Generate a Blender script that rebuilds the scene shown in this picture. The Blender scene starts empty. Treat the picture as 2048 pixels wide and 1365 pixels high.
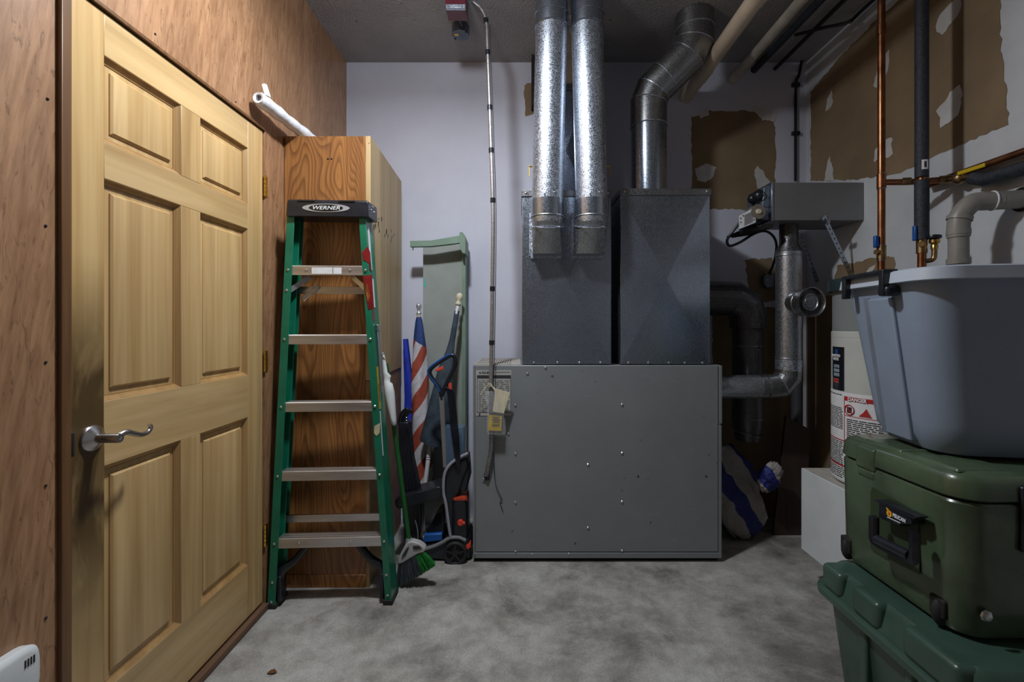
import bpy, bmesh, math, random
from mathutils import Vector, Matrix
random.seed(7)
# ------------------------------------------------------------------ camera, light, exposure
scene = bpy.context.scene
COL = scene.collection
FPX, VX, VY, CAMZ = 910.22, 1041.0, 650.0, 1.25          # 16 mm lens on 36 mm sensor, 2048 px wide
XL, XR, YB, YF, ZC = -1.127, 1.85, 2.947, -2.4, 2.95      # room shell
cd = bpy.data.cameras.new('camera'); cam = bpy.data.objects.new('camera', cd); COL.objects.link(cam)
cd.sensor_width = 36; cd.lens = 16.0
cd.shift_x = -(VX-1024)/2048; cd.shift_y = -(682.5-VY)/2048
cam.location = (0, 0, CAMZ); cam.rotation_euler = (math.pi/2, 0, 0)
cd.clip_start = 0.02
scene.camera = cam
w = bpy.data.worlds.new('world'); scene.world = w; w.use_nodes = True
w.node_tree.nodes['Background'].inputs[0].default_value = (0.5, 0.55, 0.65, 1)
w.node_tree.nodes['Background'].inputs[1].default_value = 0.15
scene.view_settings.view_transform = 'Standard'; scene.view_settings.look = 'None'
scene.view_settings.gamma = 1; scene.view_settings.use_curve_mapping = False
scene.view_settings.exposure = 0.33
LAMP_LOC = Vector((-0.38, 1.45, 2.82)); LAMP_W = 14; LAMP_DOWN_W = 25; LAMP_COL = (.90,.95,1.0)
# ------------------------------------------------------------------ helpers
def V(*a): return Vector(a)
def at(px, py, Y): return Vector(((px-VX)/FPX*Y, Y, CAMZ-(py-VY)/FPX*Y))
def on_right(px, py, X=XR):
    Y = X*FPX/(px-VX); return Vector((X, Y, CAMZ-(py-VY)/FPX*Y))
def spline(pts, n=8):
    P = [Vector(p) for p in pts]; out = []
    for i in range(len(P)-1):
        p0 = P[max(i-1,0)]; p1 = P[i]; p2 = P[i+1]; p3 = P[min(i+2,len(P)-1)]
        for k in range(n):
            t = k/n
            out.append(0.5*((2*p1)+(p2-p0)*t+(2*p0-5*p1+4*p2-p3)*t*t+(3*p1-p0-3*p2+p3)*t**3))
    out.append(P[-1]); return out
def rrect(cx, cy, hx, hy, r, z, rot=0, n=5):
    r = min(r, hx*.98, hy*.98); out = []; c, s = math.cos(rot), math.sin(rot)
    for (sx, sy, a0) in ((1,1,0),(-1,1,90),(-1,-1,180),(1,-1,270)):
        for k in range(n+1):
            a = math.radians(a0+90*k/n)
            x = sx*(hx-r)+r*math.cos(a); y = sy*(hy-r)+r*math.sin(a)
            out.append(Vector((cx+c*x-s*y, cy+s*x+c*y, z)))
    return out
class MB:
    def __init__(s): s.v = []; s.f = []; s.uv = {}
    def add(s, vs, fs):
        o = len(s.v); s.v += [Vector(v) for v in vs]; s.f += [tuple(i+o for i in f) for f in fs]; return s
    def box(s, lo, hi):
        x0,y0,z0 = lo; x1,y1,z1 = hi
        return s.add([(x0,y0,z0),(x1,y0,z0),(x1,y1,z0),(x0,y1,z0),(x0,y0,z1),(x1,y0,z1),(x1,y1,z1),(x0,y1,z1)],
                     [(0,3,2,1),(4,5,6,7),(0,1,5,4),(1,2,6,5),(2,3,7,6),(3,0,4,7)])
    def obox(s, c, a, b, d):
        c, a, b, d = Vector(c), Vector(a), Vector(b), Vector(d)
        vs = [c+sx*a+sy*b+sz*d for sz in (-1,1) for (sx,sy) in ((-1,-1),(1,-1),(1,1),(-1,1))]
        return s.add(vs, [(0,3,2,1),(4,5,6,7),(0,1,5,4),(1,2,6,5),(2,3,7,6),(3,0,4,7)])
    def beam(s, p0, p1, wid, thk, up=(0,0,1)):
        p0, p1 = Vector(p0), Vector(p1); d = (p1-p0); u = Vector(up)
        x = d.cross(u).normalized(); y = x.cross(d).normalized()
        return s.obox((p0+p1)/2, d/2, x*wid/2, y*thk/2)
    def loft(s, rings, c0=True, c1=True, closed=False):
        n = len(rings[0]); o = len(s.v)
        for r in rings: s.v += [Vector(p) for p in r]
        m = len(rings)
        for i in range(m if closed else m-1):
            j = (i+1) % m
            for k in range(n):
                l = (k+1) % n
                s.f.append((o+i*n+k, o+i*n+l, o+j*n+l, o+j*n+k))
        if not closed:
            if c0: s.f.append(tuple(o+k for k in range(n))[::-1])
            if c1: s.f.append(tuple(o+(m-1)*n+k for k in range(n)))
        return s
    def tube(s, pts, r, n=14, caps=True, closed=False):
        P = [Vector(p) for p in pts]; m = len(P); R = r if isinstance(r, (list,tuple)) else [r]*m
        T = []
        for i in range(m):
            if closed: d = P[(i+1)%m]-P[i-1]
            else:
                a = (P[i]-P[i-1]).normalized() if i else None
                b = (P[i+1]-P[i]).normalized() if i < m-1 else None
                d = (a+b) if (a and b) else (a or b)
            T.append(d.normalized())
        u = T[0].orthogonal().normalized(); rings = []
        for i in range(m):
            u = (u-T[i]*u.dot(T[i])).normalized(); v = T[i].cross(u)
            k = 1.0
            if 0 < i < m-1 and not closed:
                co = max(.35, (P[i+1]-P[i]).normalized().dot(T[i])); k = 1/co
                # mitre : widen in the plane of the bend
                nb = ((P[i+1]-P[i]).normalized()-(P[i]-P[i-1]).normalized())
                nb = nb-T[i]*nb.dot(T[i])
                if nb.length > 1e-6: nb.normalize()
                else: k = 1.0
            ring = []
            for q in range(n):
                a = 2*math.pi*q/n; off = (u*math.cos(a)+v*math.sin(a))*R[i]
                if k > 1.0001: off = off+nb*off.dot(nb)*(k-1)
                ring.append(P[i]+off)
            rings.append(ring)
        return s.loft(rings, caps, caps, closed)
    def cyl(s, p0, p1, r0, r1=None, n=20, caps=True):
        return s.tube([p0, p1], [r0, r0 if r1 is None else r1], n, caps)
    def ring(s, c, axis, R, r, n=28, m=6):
        c, ax = Vector(c), Vector(axis).normalized(); u = ax.orthogonal().normalized(); v = ax.cross(u)
        return s.tube([c+(u*math.cos(2*math.pi*i/n)+v*math.sin(2*math.pi*i/n))*R for i in range(n)], r, m, closed=True)
    def lathe(s, prof, o, axis=(0,0,1), n=24, rad=None, caps=True):
        o, ax = Vector(o), Vector(axis).normalized(); u = ax.orthogonal().normalized()
        if abs(ax.z) > .9: u = Vector((1,0,0)); u = (u-ax*u.dot(ax)).normalized()
        v = ax.cross(u); rings = []
        for (r, h) in prof:
            rings.append([o+ax*h+(u*math.cos(2*math.pi*q/n)+v*math.sin(2*math.pi*q/n))*max(r,1e-4)*(rad(2*math.pi*q/n,h) if rad else 1) for q in range(n)])
        return s.loft(rings, caps, caps)
    def sphere(s, c, r, n=12, sc=(1,1,1)):
        c = Vector(c); rings = []
        for i in range(n//2+1):
            a = math.pi*i/(n//2); rr = max(math.sin(a), 1e-3)
            rings.append([c+Vector((r*sc[0]*rr*math.cos(2*math.pi*q/n), r*sc[1]*rr*math.sin(2*math.pi*q/n), -r*sc[2]*math.cos(a))) for q in range(n)])
        return s.loft(rings)
    def prism(s, poly, ext):
        e = Vector(ext); P = [Vector(p) for p in poly]
        return s.loft([P, [p+e for p in P]])
    def pxprism(s, pts, Y0, Y1):
        return s.prism([at(x, y, Y0) for x, y in pts], (0, Y1-Y0, 0))
    def build(s, name, mat, parent=None, bevel=0, seg=2, smooth=40, uv=None, origin=None, sub=0):
        me = bpy.data.meshes.new(name)
        if parent is not None: off = wloc(parent)
        elif origin is not None: off = Vector(origin)
        else:
            off = Vector(((min(p.x for p in s.v)+max(p.x for p in s.v))/2, (min(p.y for p in s.v)+max(p.y for p in s.v))/2, min(p.z for p in s.v)))
        me.from_pydata([p-off for p in s.v], [], s.f)
        bm = bmesh.new(); bm.from_mesh(me); bmesh.ops.recalc_face_normals(bm, faces=bm.faces); bm.to_mesh(me); bm.free()
        if uv: uv(me)
        me.polygons.foreach_set('use_smooth', [True]*len(me.polygons)); me.set_sharp_from_angle(angle=math.radians(smooth))
        me.materials.append(mat)
        o = bpy.data.objects.new(name, me); COL.objects.link(o)
        if parent is not None: o.parent = parent
        else: o.location = off
        if bevel:
            b = o.modifiers.new('bevel', 'BEVEL'); b.width = bevel; b.segments = seg; b.limit_method = 'ANGLE'; b.angle_limit = math.radians(40); b.harden_normals = False
        if sub:
            b = o.modifiers.new('sub', 'SUBSURF'); b.levels = sub; b.render_levels = sub
        return o
def wloc(o):
    l = Vector((0,0,0))
    while o is not None: l += o.location; o = o.parent
    return l
def tag(o, label, cat, group=None, kind=None):
    o['label'] = label; o['category'] = cat
    if group: o['group'] = group
    if kind: o['kind'] = kind
    return o
def thing(name, loc, label, cat, group=None, kind=None):
    o = bpy.data.objects.new(name, None); COL.objects.link(o); o.location = loc; o.empty_display_size = .05
    return tag(o, label, cat, group, kind)
def screws(pts, normal, r, parent, mat, name='screw'):
    nrm = Vector(normal).normalized()
    mb = MB(); mb.lathe([(r,0),(r*.95,r*.35),(r*.6,r*.65),(.0005,r*.75)], (0,0,0), nrm, 8)
    me = None
    for p in pts:
        if me is None:
            me = bpy.data.meshes.new(name); me.from_pydata(mb.v, [], mb.f); me.materials.append(mat)
            bm = bmesh.new(); bm.from_mesh(me); bmesh.ops.recalc_face_normals(bm, faces=bm.faces); bm.to_mesh(me); bm.free()
        o = bpy.data.objects.new(name, me); COL.objects.link(o); o.parent = parent; o.location = Vector(p)-wloc(parent)
def beads(lst, mat, parent, name, n=34):
    for c, ax, R, r in lst: MB().ring(c, ax, R, r, n).build(name, mat, parent)
def lettering(txt, size, loc, right, up, mat, parent, name='lettering', bold=0.0, width=None, shear=0):
    cu = bpy.data.curves.new('t', 'FONT'); cu.body = txt; cu.size = size; cu.align_x = 'CENTER'; cu.align_y = 'CENTER'; cu.extrude = .0003; cu.offset = bold; cu.shear = shear
    to = bpy.data.objects.new('t', cu); COL.objects.link(to); bpy.context.view_layer.update()
    me = bpy.data.meshes.new_from_object(to.evaluated_get(bpy.context.evaluated_depsgraph_get()))
    bpy.data.objects.remove(to); bpy.data.curves.remove(cu)
    r, u = Vector(right).normalized(), Vector(up).normalized(); n = r.cross(u)
    xs = [v.co.x for v in me.vertices]; k = width/(max(xs)-min(xs)) if width else 1
    for v in me.vertices: v.co = r*v.co.x*k+u*v.co.y+n*v.co.z+Vector(loc)-wloc(parent)
    me.materials.clear(); me.materials.append(mat); me.name = name
    o = bpy.data.objects.new(name, me); COL.objects.link(o); o.parent = parent
    return o
# ------------------------------------------------------------------ materials
MATS = {}
def nt(name):
    m = bpy.data.materials.new(name); m.use_nodes = True; t = m.node_tree; t.nodes.clear()
    o = t.nodes.new('ShaderNodeOutputMaterial'); b = t.nodes.new('ShaderNodeBsdfPrincipled'); t.links.new(b.outputs[0], o.inputs[0])
    tc = t.nodes.new('ShaderNodeTexCoord'); return m, t, b, tc
def nmap(t, src, sc=(1,1,1), rot=(0,0,0)):
    n = t.nodes.new('ShaderNodeMapping'); n.inputs['Scale'].default_value = sc; n.inputs['Rotation'].default_value = rot; t.links.new(src, n.inputs[0]); return n.outputs[0]
def noise(t, vec, sc, det=5, rough=.55, dist=0):
    n = t.nodes.new('ShaderNodeTexNoise'); n.inputs['Scale'].default_value = sc; n.inputs['Detail'].default_value = det; n.inputs['Roughness'].default_value = rough; n.inputs['Distortion'].default_value = dist
    t.links.new(vec, n.inputs['Vector']); return n.outputs['Fac']
def ramp(t, fac, stops):
    n = t.nodes.new('ShaderNodeValToRGB'); e = n.color_ramp.elements
    while len(e) < len(stops): e.new(.5)
    for i, (p, c) in enumerate(stops): e[i].position = p; e[i].color = (*c, 1) if len(c) == 3 else c
    t.links.new(fac, n.inputs[0]); return n.outputs[0]
def mix(t, a, b, fac, mode='MIX'):
    n = t.nodes.new('ShaderNodeMix'); n.data_type = 'RGBA'; n.blend_type = mode
    for sock, val in ((n.inputs[0], fac), (n.inputs[6], a), (n.inputs[7], b)):
        if hasattr(val, 'links') or isinstance(val, bpy.types.NodeSocket): t.links.new(val, sock)
        else: sock.default_value = val if not isinstance(val, tuple) else (*val, 1)
    return n.outputs[2]
def bump(t, b, h, st, dist=.01):
    n = t.nodes.new('ShaderNodeBump'); n.inputs['Strength'].default_value = st; n.inputs['Distance'].default_value = dist
    t.links.new(h, n.inputs['Height']); t.links.new(n.outputs[0], b.inputs['Normal'])
def mul(c, k): return tuple(min(1, x*k) for x in c)
def M(name, col, rough=.5, metal=0, var=.1, sc=9, bmp=0, bsc=80, stretch=(1,1,1), col2=None, coat=0, trans=0, lo=.35, hi=.65, rvar=0, bdist=.004):
    if name in MATS: return MATS[name]
    m, t, b, tc = nt(name); vec = nmap(t, tc.outputs['Object'], stretch)
    f = noise(t, vec, sc, 6)
    t.links.new(ramp(t, f, [(lo, mul(col, 1-var)), (hi, col2 or mul(col, 1+var))]), b.inputs['Base Color'])
    b.inputs['Metallic'].default_value = metal; b.inputs['Roughness'].default_value = rough
    if rvar: t.links.new(ramp(t, noise(t, vec, sc*1.7, 4), [(.3, (max(.02,rough-rvar),)*3), (.7, (min(1,rough+rvar),)*3)]), b.inputs['Roughness'])
    if coat: b.inputs['Coat Weight'].default_value = coat
    if trans: b.inputs['Transmission Weight'].default_value = trans
    if bmp: bump(t, b, noise(t, vec, bsc, 4), bmp, bdist)
    MATS[name] = m; return m
def wood(name, c1, c2, grain='Z', rough=.5, freq=55, ring=0, coat=0, fleck=0, c3=None, along=2.0, tilt=0):
    if name in MATS: return MATS[name]
    m, t, b, tc = nt(name); s = [freq, freq, freq]; s['XYZ'.index(grain)] = along
    fine = noise(t, nmap(t, nmap(t, tc.outputs['Object'], (1,1,1), (tilt,tilt*.5,0)), tuple(s)), 1, 6, .6, .3)
    s2 = [7, 7, 7]; s2['XYZ'.index(grain)] = .7
    big = noise(t, nmap(t, tc.outputs['Object'], tuple(s2)), 1, 3, .5, .8)
    base = ramp(t, fine, [(.3, c2), (.62, c1)])
    if ring:
        s3 = [3.6, 3.6, 3.6]; s3['XYZ'.index(grain)] = .75
        nf = noise(t, nmap(t, tc.outputs['Object'], tuple(s3)), 1, 2.0, .45, .25)
        ma = t.nodes.new('ShaderNodeMath'); ma.operation = 'MULTIPLY'; ma.inputs[1].default_value = ring; t.links.new(nf, ma.inputs[0])
        fr_ = t.nodes.new('ShaderNodeMath'); fr_.operation = 'FRACT'; t.links.new(ma.outputs[0], fr_.inputs[0])
        wv = fr_
        base = mix(t, base, c3 or mul(c2, .6), ramp(t, wv.outputs[0], [(.30, (0,0,0)), (.85, (.66,.66,.66)), (.98, (0,0,0))]))
    base = mix(t, base, ramp(t, big, [(.3, (.72,.70,.68)), (.65, (1.0,1.0,1.0))]), 1.0, 'MULTIPLY')
    if fleck:
        fl = noise(t, nmap(t, tc.outputs['Object'], (38,38,9)), 1, 3, .5, 2.2)
        base = mix(t, base, mul(c2, .55), ramp(t, fl, [(.60, (0,0,0)), (.66, (fleck,)*3), (.70, (0,0,0))]))
    t.links.new(base, b.inputs['Base Color']); b.inputs['Roughness'].default_value = rough
    if coat: b.inputs['Coat Weight'].default_value = coat; b.inputs['Coat Roughness'].default_value = .25
    bump(t, b, fine, .12, .002)
    MATS[name] = m; return m
def galv(name, col=(.56,.60,.66), rough=.34, cell=170, amt=.5, blot=None):
    if name in MATS: return MATS[name]
    m, t, b, tc = nt(name)
    vo = t.nodes.new('ShaderNodeTexVoronoi'); vo.inputs['Scale'].default_value = cell; t.links.new(tc.outputs['Object'], vo.inputs['Vector'])
    bw = t.nodes.new('ShaderNodeRGBToBW'); t.links.new(vo.outputs['Color'], bw.inputs[0])
    c = ramp(t, bw.outputs[0], [(.25, mul(col, 1-amt)), (.75, mul(col, 1+amt*.5))])
    big = noise(t, tc.outputs['Object'], 5, 5, .6)
    c = mix(t, c, blot or mul(col, .6), ramp(t, big, [(.45, (0,0,0)), (.75, (.6,.6,.6))]))
    t.links.new(c, b.inputs['Base Color']); b.inputs['Metallic'].default_value = .95
    rr = ramp(t, bw.outputs[0], [(.2, (rough*.7,)*3), (.8, (min(1, rough*1.5),)*3)]); t.links.new(rr, b.inputs['Roughness'])
    bump(t, b, vo.outputs['Distance'], .05*amt/.3, .002)
    MATS[name] = m; return m
m_paint = M('white_wall_paint', (.60,.605,.70), .62, var=.05, sc=2.5, bmp=.25, bsc=140)
m_paint_r = M('scuffed_white_wall_paint', (.58,.60,.63), .6, var=.09, sc=3.5, bmp=.25, bsc=120)
m_gyp_shade = M('drywall_and_shade_tan', (.235,.165,.095), .8, var=.16, sc=3, bmp=.15, bsc=90)  # bare drywall tan, also painted over the shaded back corner to darken it
m_mud = M('joint_compound', (.58,.57,.56), .7, var=.08, sc=12, bmp=.3, bsc=60)
m_ply = wood('lauan_plywood', (.46,.255,.135), (.29,.142,.068), 'Z', .42, 70, fleck=.75, coat=.12, along=7, tilt=.16)
m_jamb = wood('stained_jamb', (.20,.095,.035), (.11,.05,.02), 'Z', .4, 60, coat=.2)
m_sill = wood('worn_sill', (.20,.11,.06), (.09,.045,.025), 'Y', .6, 40)
m_pine = wood('door_pine_vertical', (.71,.485,.23), (.52,.315,.12), 'Z', .38, 26, coat=.25, along=.7)
m_pineh = wood('door_pine_rail', (.72,.50,.245), (.57,.365,.15), 'Y', .38, 24, coat=.25, along=1.6)
m_mould = wood('door_panel_mould', (.48,.285,.11), (.38,.21,.075), 'Z', .4, 40, coat=.2)
m_oak = wood('oak_veneer', (.40,.175,.052), (.26,.10,.028), 'Z', .42, 90, ring=42, coat=.15, c3=(.11,.038,.010))
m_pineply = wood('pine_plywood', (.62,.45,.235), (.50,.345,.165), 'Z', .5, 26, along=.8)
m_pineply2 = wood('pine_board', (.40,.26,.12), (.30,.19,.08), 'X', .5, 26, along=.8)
m_galv = galv('galvanised_spangle', (.62,.68,.78), .36, 330, .45)
m_galv2 = galv('galvanised_sheet', (.40,.45,.53), .22, 420, .05, (.30,.33,.40))
m_galv3 = galv('galvanised_elbow', (.33,.335,.345), .30, 420, .16, (.20,.185,.17))
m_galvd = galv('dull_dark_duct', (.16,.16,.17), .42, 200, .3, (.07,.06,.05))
m_galvflue = galv('flue_pipe', (.46,.48,.52), .34, 430, .36, (.26,.25,.25))
def furnace_paint():
    m, t, b, tc = nt('furnace_enamel'); o = tc.outputs['Object']
    c = ramp(t, noise(t, o, 4, 5), [(.3, (.19,.205,.213)), (.7, (.215,.23,.238))])
    sp = noise(t, o, 26, 2); c = mix(t, c, (.06,.045,.035), ramp(t, sp, [(.735, (0,0,0)), (.77, (.85,.85,.85))]))
    sc = noise(t, nmap(t, o, (9,1,30), (0,.5,0)), 1, 3, .5, 1.5); c = mix(t, c, (.27,.285,.295), ramp(t, sc, [(.67, (0,0,0)), (.71, (.5,.5,.5)), (.75, (0,0,0))]))
    t.links.new(c, b.inputs['Base Color']); b.inputs['Roughness'].default_value = .36; return m
m_furn = furnace_paint()
m_furn_top = M('dusty_furnace_top', (.40,.37,.33), .7, var=.15, sc=30)
m_steel = M('zinc_screw', (.6,.6,.6), .3, 1, var=.15, sc=40)
m_alu = M('ladder_aluminium', (.62,.60,.60), .34, .9, var=.12, sc=3, stretch=(1,20,20), rvar=.07)
m_green = M('ladder_green_fibreglass', (.006,.155,.085), .33, var=.12, sc=14, coat=.2)
m_blk = M('black_plastic', (.012,.014,.020), .30, var=.25, sc=20)
m_blkg = M('gloss_black_plastic', (.010,.011,.016), .22, var=.25, sc=12)
m_rub = M('black_rubber', (.014,.014,.015), .7, var=.2, sc=30)
m_silver = M('silver_print', (.50,.52,.56), .35, .5, var=.08, sc=60)
m_whitep = M('white_print', (.75,.76,.78), .5, var=.05, sc=60)
m_red = M('red_tape', (.19,.010,.012), .35, var=.3, sc=25, coat=.2)
m_redp = M('red_plastic', (.72,.06,.03), .35, var=.12, sc=20)
m_brass = M('brass_hinge', (.78,.52,.10), .28, 1, var=.15, sc=40)
m_nickel = M('satin_nickel', (.52,.49,.48), .27, 1, var=.08, sc=60)
m_plastic_w = M('white_plastic', (.72,.74,.75), .35, var=.05, sc=10)
m_plastic_f = M('plastic_film', (.80,.82,.88), .25, var=.08, sc=30, bmp=.5, bsc=40)
m_cu = M('copper_pipe', (.30,.115,.05), .36, 1, var=.35, sc=11, col2=(.46,.20,.095), rvar=.08)
m_cud = M('tarnished_brass', (.36,.24,.12), .38, 1, var=.35, sc=30)
m_foam = M('black_foam_insulation', (.022,.026,.036), .62, var=.3, sc=60, bmp=.7, bsc=130)
m_pvc = M('cream_pvc', (.60,.50,.38), .45, var=.14, sc=6)
m_pvc2 = M('off_white_pvc', (.50,.45,.38), .5, var=.2, sc=9)
m_grypvc = M('grey_plastic_vent', (.24,.225,.20), .42, var=.14, sc=14)
m_sage = M('sage_green_paint', (.31,.335,.315), .5, var=.06, sc=8)
m_sage2 = M('sage_green_edge_paint', (.19,.28,.21), .5, var=.1, sc=8)
m_tote = M('grey_tote_plastic', (.225,.275,.36), .4, var=.05, sc=6, bmp=.1, bsc=300)
m_totelid = M('pale_grey_tote_lid', (.44,.49,.57), .4, var=.05, sc=6)
m_cooler = M('olive_cooler_plastic', (.058,.086,.048), .25, var=.32, sc=6, rvar=.08, coat=.2)
m_gtote = M('dark_green_tote_plastic', (.042,.082,.063), .32, var=.15, sc=7, rvar=.06)
m_heater = M('heater_enamel', (.50,.51,.48), .38, var=.05, sc=8)
m_stand = M('white_painted_stand', (.62,.66,.68), .5, var=.05, sc=7)
m_blue = M('blue_plastic', (.012,.085,.33), .35, var=.12, sc=20)
m_bluef = M('bright_blue_cloth', (.01,.03,.42), .7, var=.3, sc=12)
m_navy = M('slate_blue_cloth', (.030,.047,.066), .75, var=.35, sc=14, bmp=.5, bsc=50)
m_yel = M('yellow_card', (.52,.37,.03), .5, var=.12, sc=30)
m_cream = M('old_paper', (.62,.56,.40), .75, var=.1, sc=30)
m_ink = M('dark_ink', (.03,.03,.035), .6, var=.1, sc=60)
m_greyink = M('grey_ink', (.20,.20,.21), .6, var=.1, sc=60)
m_plate = M('rating_plate', (.40,.40,.38), .45, var=.08, sc=50)
m_dark = M('dark_gap', (.012,.010,.009), .8, var=.2, sc=30)  # near-black fill for holes, gaps and dark parts
m_brown = wood('dark_brown_board', (.05,.028,.016), (.03,.016,.01), 'Z', .6, 40)
m_redbox = M('dark_red_enamel', (.13,.012,.03), .35, var=.15, sc=20, coat=.3)
m_boxblue = M('grey_steel_box', (.13,.16,.20), .4, .4, var=.15, sc=20)
def clear_mat(name, col, alpha, rough=.08):
    m, t, b, tc = nt(name); b.inputs['Base Color'].default_value = (*col, 1); b.inputs['Roughness'].default_value = rough
    b.inputs['Alpha'].default_value = alpha
    bump(t, b, noise(t, tc.outputs['Object'], 45, 3), .5, .004); return m
m_clear = clear_mat('clear_poly_bag', (.8,.82,.88), .13)
m_tank = clear_mat('smoky_clear_tank', (.12,.20,.32), .55)
def bare_floor():
    m, t, b, tc = nt('stained_concrete'); o = tc.outputs['Object']
    big = noise(t, o, 2.1, 9, .68, .25); mid = noise(t, o, 9, 10, .72); fine = noise(t, o, 150, 3, .6)
    c = ramp(t, big, [(.36, (.22,.21,.195)), (.5, (.45,.435,.405)), (.66, (.58,.575,.55))])
    c = mix(t, c, ramp(t, mid, [(.3, (.52,.50,.47)), (.6, (1.0,1.0,1.0))]), .85, 'MULTIPLY')
    c = mix(t, c, ramp(t, fine, [(.35, (.72,.72,.72)), (.6, (1.0,1.0,1.0))]), .8, 'MULTIPLY')
    st = noise(t, nmap(t, o, (1.0,1.5,1)), 1.9, 8, .62, .3)
    c = mix(t, c, (.10,.092,.085), ramp(t, st, [(.55, (0,0,0)), (.72, (.6,.6,.6))]))
    vo = t.nodes.new('ShaderNodeTexVoronoi'); vo.feature = 'DISTANCE_TO_EDGE'; vo.inputs['Scale'].default_value = 1.15
    dv = t.nodes.new('ShaderNodeVectorMath'); dv.operation = 'ADD'; t.links.new(o, dv.inputs[0])
    nn = t.nodes.new('ShaderNodeTexNoise'); nn.inputs['Scale'].default_value = 5; nn.inputs['Detail'].default_value = 6; t.links.new(o, nn.inputs['Vector'])
    sc = t.nodes.new('ShaderNodeVectorMath'); sc.operation = 'SCALE'; sc.inputs['Scale'].default_value = .35; t.links.new(nn.outputs['Color'], sc.inputs[0]); t.links.new(sc.outputs[0], dv.inputs[1])
    t.links.new(dv.outputs[0], vo.inputs['Vector'])
    cr = ramp(t, vo.outputs['Distance'], [(0, (.55,.55,.55)), (.004, (0,0,0))])
    brk = ramp(t, noise(t, o, 3.1, 3), [(.5, (0,0,0)), (.62, (1,1,1))])
    c = mix(t, c, (.08,.075,.07), mix(t, cr, brk, 1.0, 'MULTIPLY'))
    t.links.new(c, b.inputs['Base Color'])
    t.links.new(ramp(t, mid, [(.3, (.42,.42,.42)), (.7, (.62,.62,.62))]), b.inputs['Roughness'])
    bump(t, b, fine, .25, .003); return m
m_floor = bare_floor()
def popcorn():
    m, t, b, tc = nt('textured_ceiling'); o = tc.outputs['Object']
    c = ramp(t, noise(t, o, 2.2, 5), [(.3, (.30,.285,.29)), (.7, (.40,.385,.385))])
    sp = noise(t, o, 21, 2); c = mix(t, c, (.10,.09,.085), ramp(t, sp, [(.70, (0,0,0)), (.76, (.8,.8,.8))]))
    t.links.new(c, b.inputs['Base Color']); b.inputs['Roughness'].default_value = .6
    bump(t, b, noise(t, o, 75, 3, .6), 1.0, .012); return m
m_ceil = popcorn()
def stile_mat():
    m, t, b, tc = nt('handled_pine_stile'); o = tc.outputs['Object']
    fine = noise(t, nmap(t, o, (38,38,1)), 1, 6, .6, .3)
    c = ramp(t, fine, [(.3, (.50,.30,.11)), (.62, (.64,.43,.19))])
    sx = t.nodes.new('ShaderNodeSeparateXYZ'); t.links.new(o, sx.inputs[0])
    band0 = ramp(t, sx.outputs['Z'], [(.30, (0,0,0)), (.72, (.85,.85,.85)), (.86, (.95,.95,.95)), (1.0, (.25,.25,.25))])   # hand grime around the lever
    mr = t.nodes.new('ShaderNodeMapRange'); mr.inputs['From Max'].default_value = 1.4; t.links.new(sx.outputs['Z'], mr.inputs[0])
    band = ramp(t, mr.outputs[0], [(.15, (0,0,0)), (.48, (.95,.95,.95)), (.78, (1,1,1)), (1.0, (0,0,0))])
    gr = ramp(t, noise(t, nmap(t, o, (9,9,3)), 1, 4, .6, .6), [(.25, (.30,.30,.30)), (.55, (1,1,1))])
    c = mix(t, c, (.085,.048,.014), mix(t, band, gr, 1.0, 'MULTIPLY'))
    t.links.new(c, b.inputs['Base Color']); b.inputs['Roughness'].default_value = .38; b.inputs['Coat Weight'].default_value = .25
    return m
m_stile = stile_mat()
# ------------------------------------------------------------------ the room
def struct(mb, name, mat, label, cat, **k):
    o = mb.build(name, mat, **k); return tag(o, label, cat, kind='structure')
T = .1
struct(MB().box((XL-.4,YF-T,-T),(XR+T,YB+T,0)), 'floor', m_floor, 'grey stained concrete floor with hairline cracks', 'floor', origin=(0,0,0))
struct(MB().box((XL-.4,YF-T,ZC),(XR+T,YB+T,ZC+T)), 'ceiling', m_ceil, 'rough textured grey ceiling above the ducts', 'ceiling', origin=(0,0,ZC))
wb = struct(MB().box((XL-.05,YB,0),(XR+T,YB+T,ZC)), 'wall_back', m_paint, 'pale lavender white painted wall behind the furnace', 'wall', origin=(0,YB,0))
wr = struct(MB().box((XR,YF-T,0),(XR+T,YB,ZC)), 'wall_right', m_paint_r, 'right wall with half painted tan drywall', 'wall', origin=(XR,0,0))
struct(MB().box((XL-.05,YF-T,0),(XR,YF,ZC)), 'wall_front', m_paint_r, 'painted wall opposite the furnace, out of the picture', 'wall', origin=(0,YF,0))
DY0, DY1, DZ0, DZ1 = 1.136, 1.995, .035, 2.10
mb = MB(); mb.box((XL-T,YF,0),(XL,DY0-.03,ZC)); mb.box((XL-T,DY1+.008,0),(XL,YB,ZC)); mb.box((XL-T,DY0-.03,DZ1+.01),(XL,DY1+.008,ZC))
wl = struct(mb, 'wall_left', m_ply, 'left wall of reddish brown plywood around the pine door', 'wall', origin=(XL,0,0))
screws([(XL+.0005, XL*FPX/(px-VX), CAMZ-(py-VY)/FPX*(XL*FPX/(px-VX))) for px,py in ((95,198),(91,452),(91,725),(91,972),(91,1237),(310,68),(471,204))], (1,0,0), .0035, wl, m_dark, 'nail_head')
mb = MB(); mb.box((XL-T,DY0-.03,0),(XL+.012,DY0-.004,DZ1+.012))
struct(mb, 'trim_1', m_jamb, 'dark stained jamb strip beside the lever edge of the door', 'trim', bevel=.002)
mb = MB(); mb.box((XL-T,DY0-.004,DZ1+.003),(XL+.006,DY1+.008,DZ1+.014))
struct(mb, 'trim_2', m_jamb, 'thin dark head trim along the top of the pine door', 'trim', bevel=.001)
mb = MB(); mb.box((XL-T,DY0-.02,0),(XL+.020,DY1+.008,.027))
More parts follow.
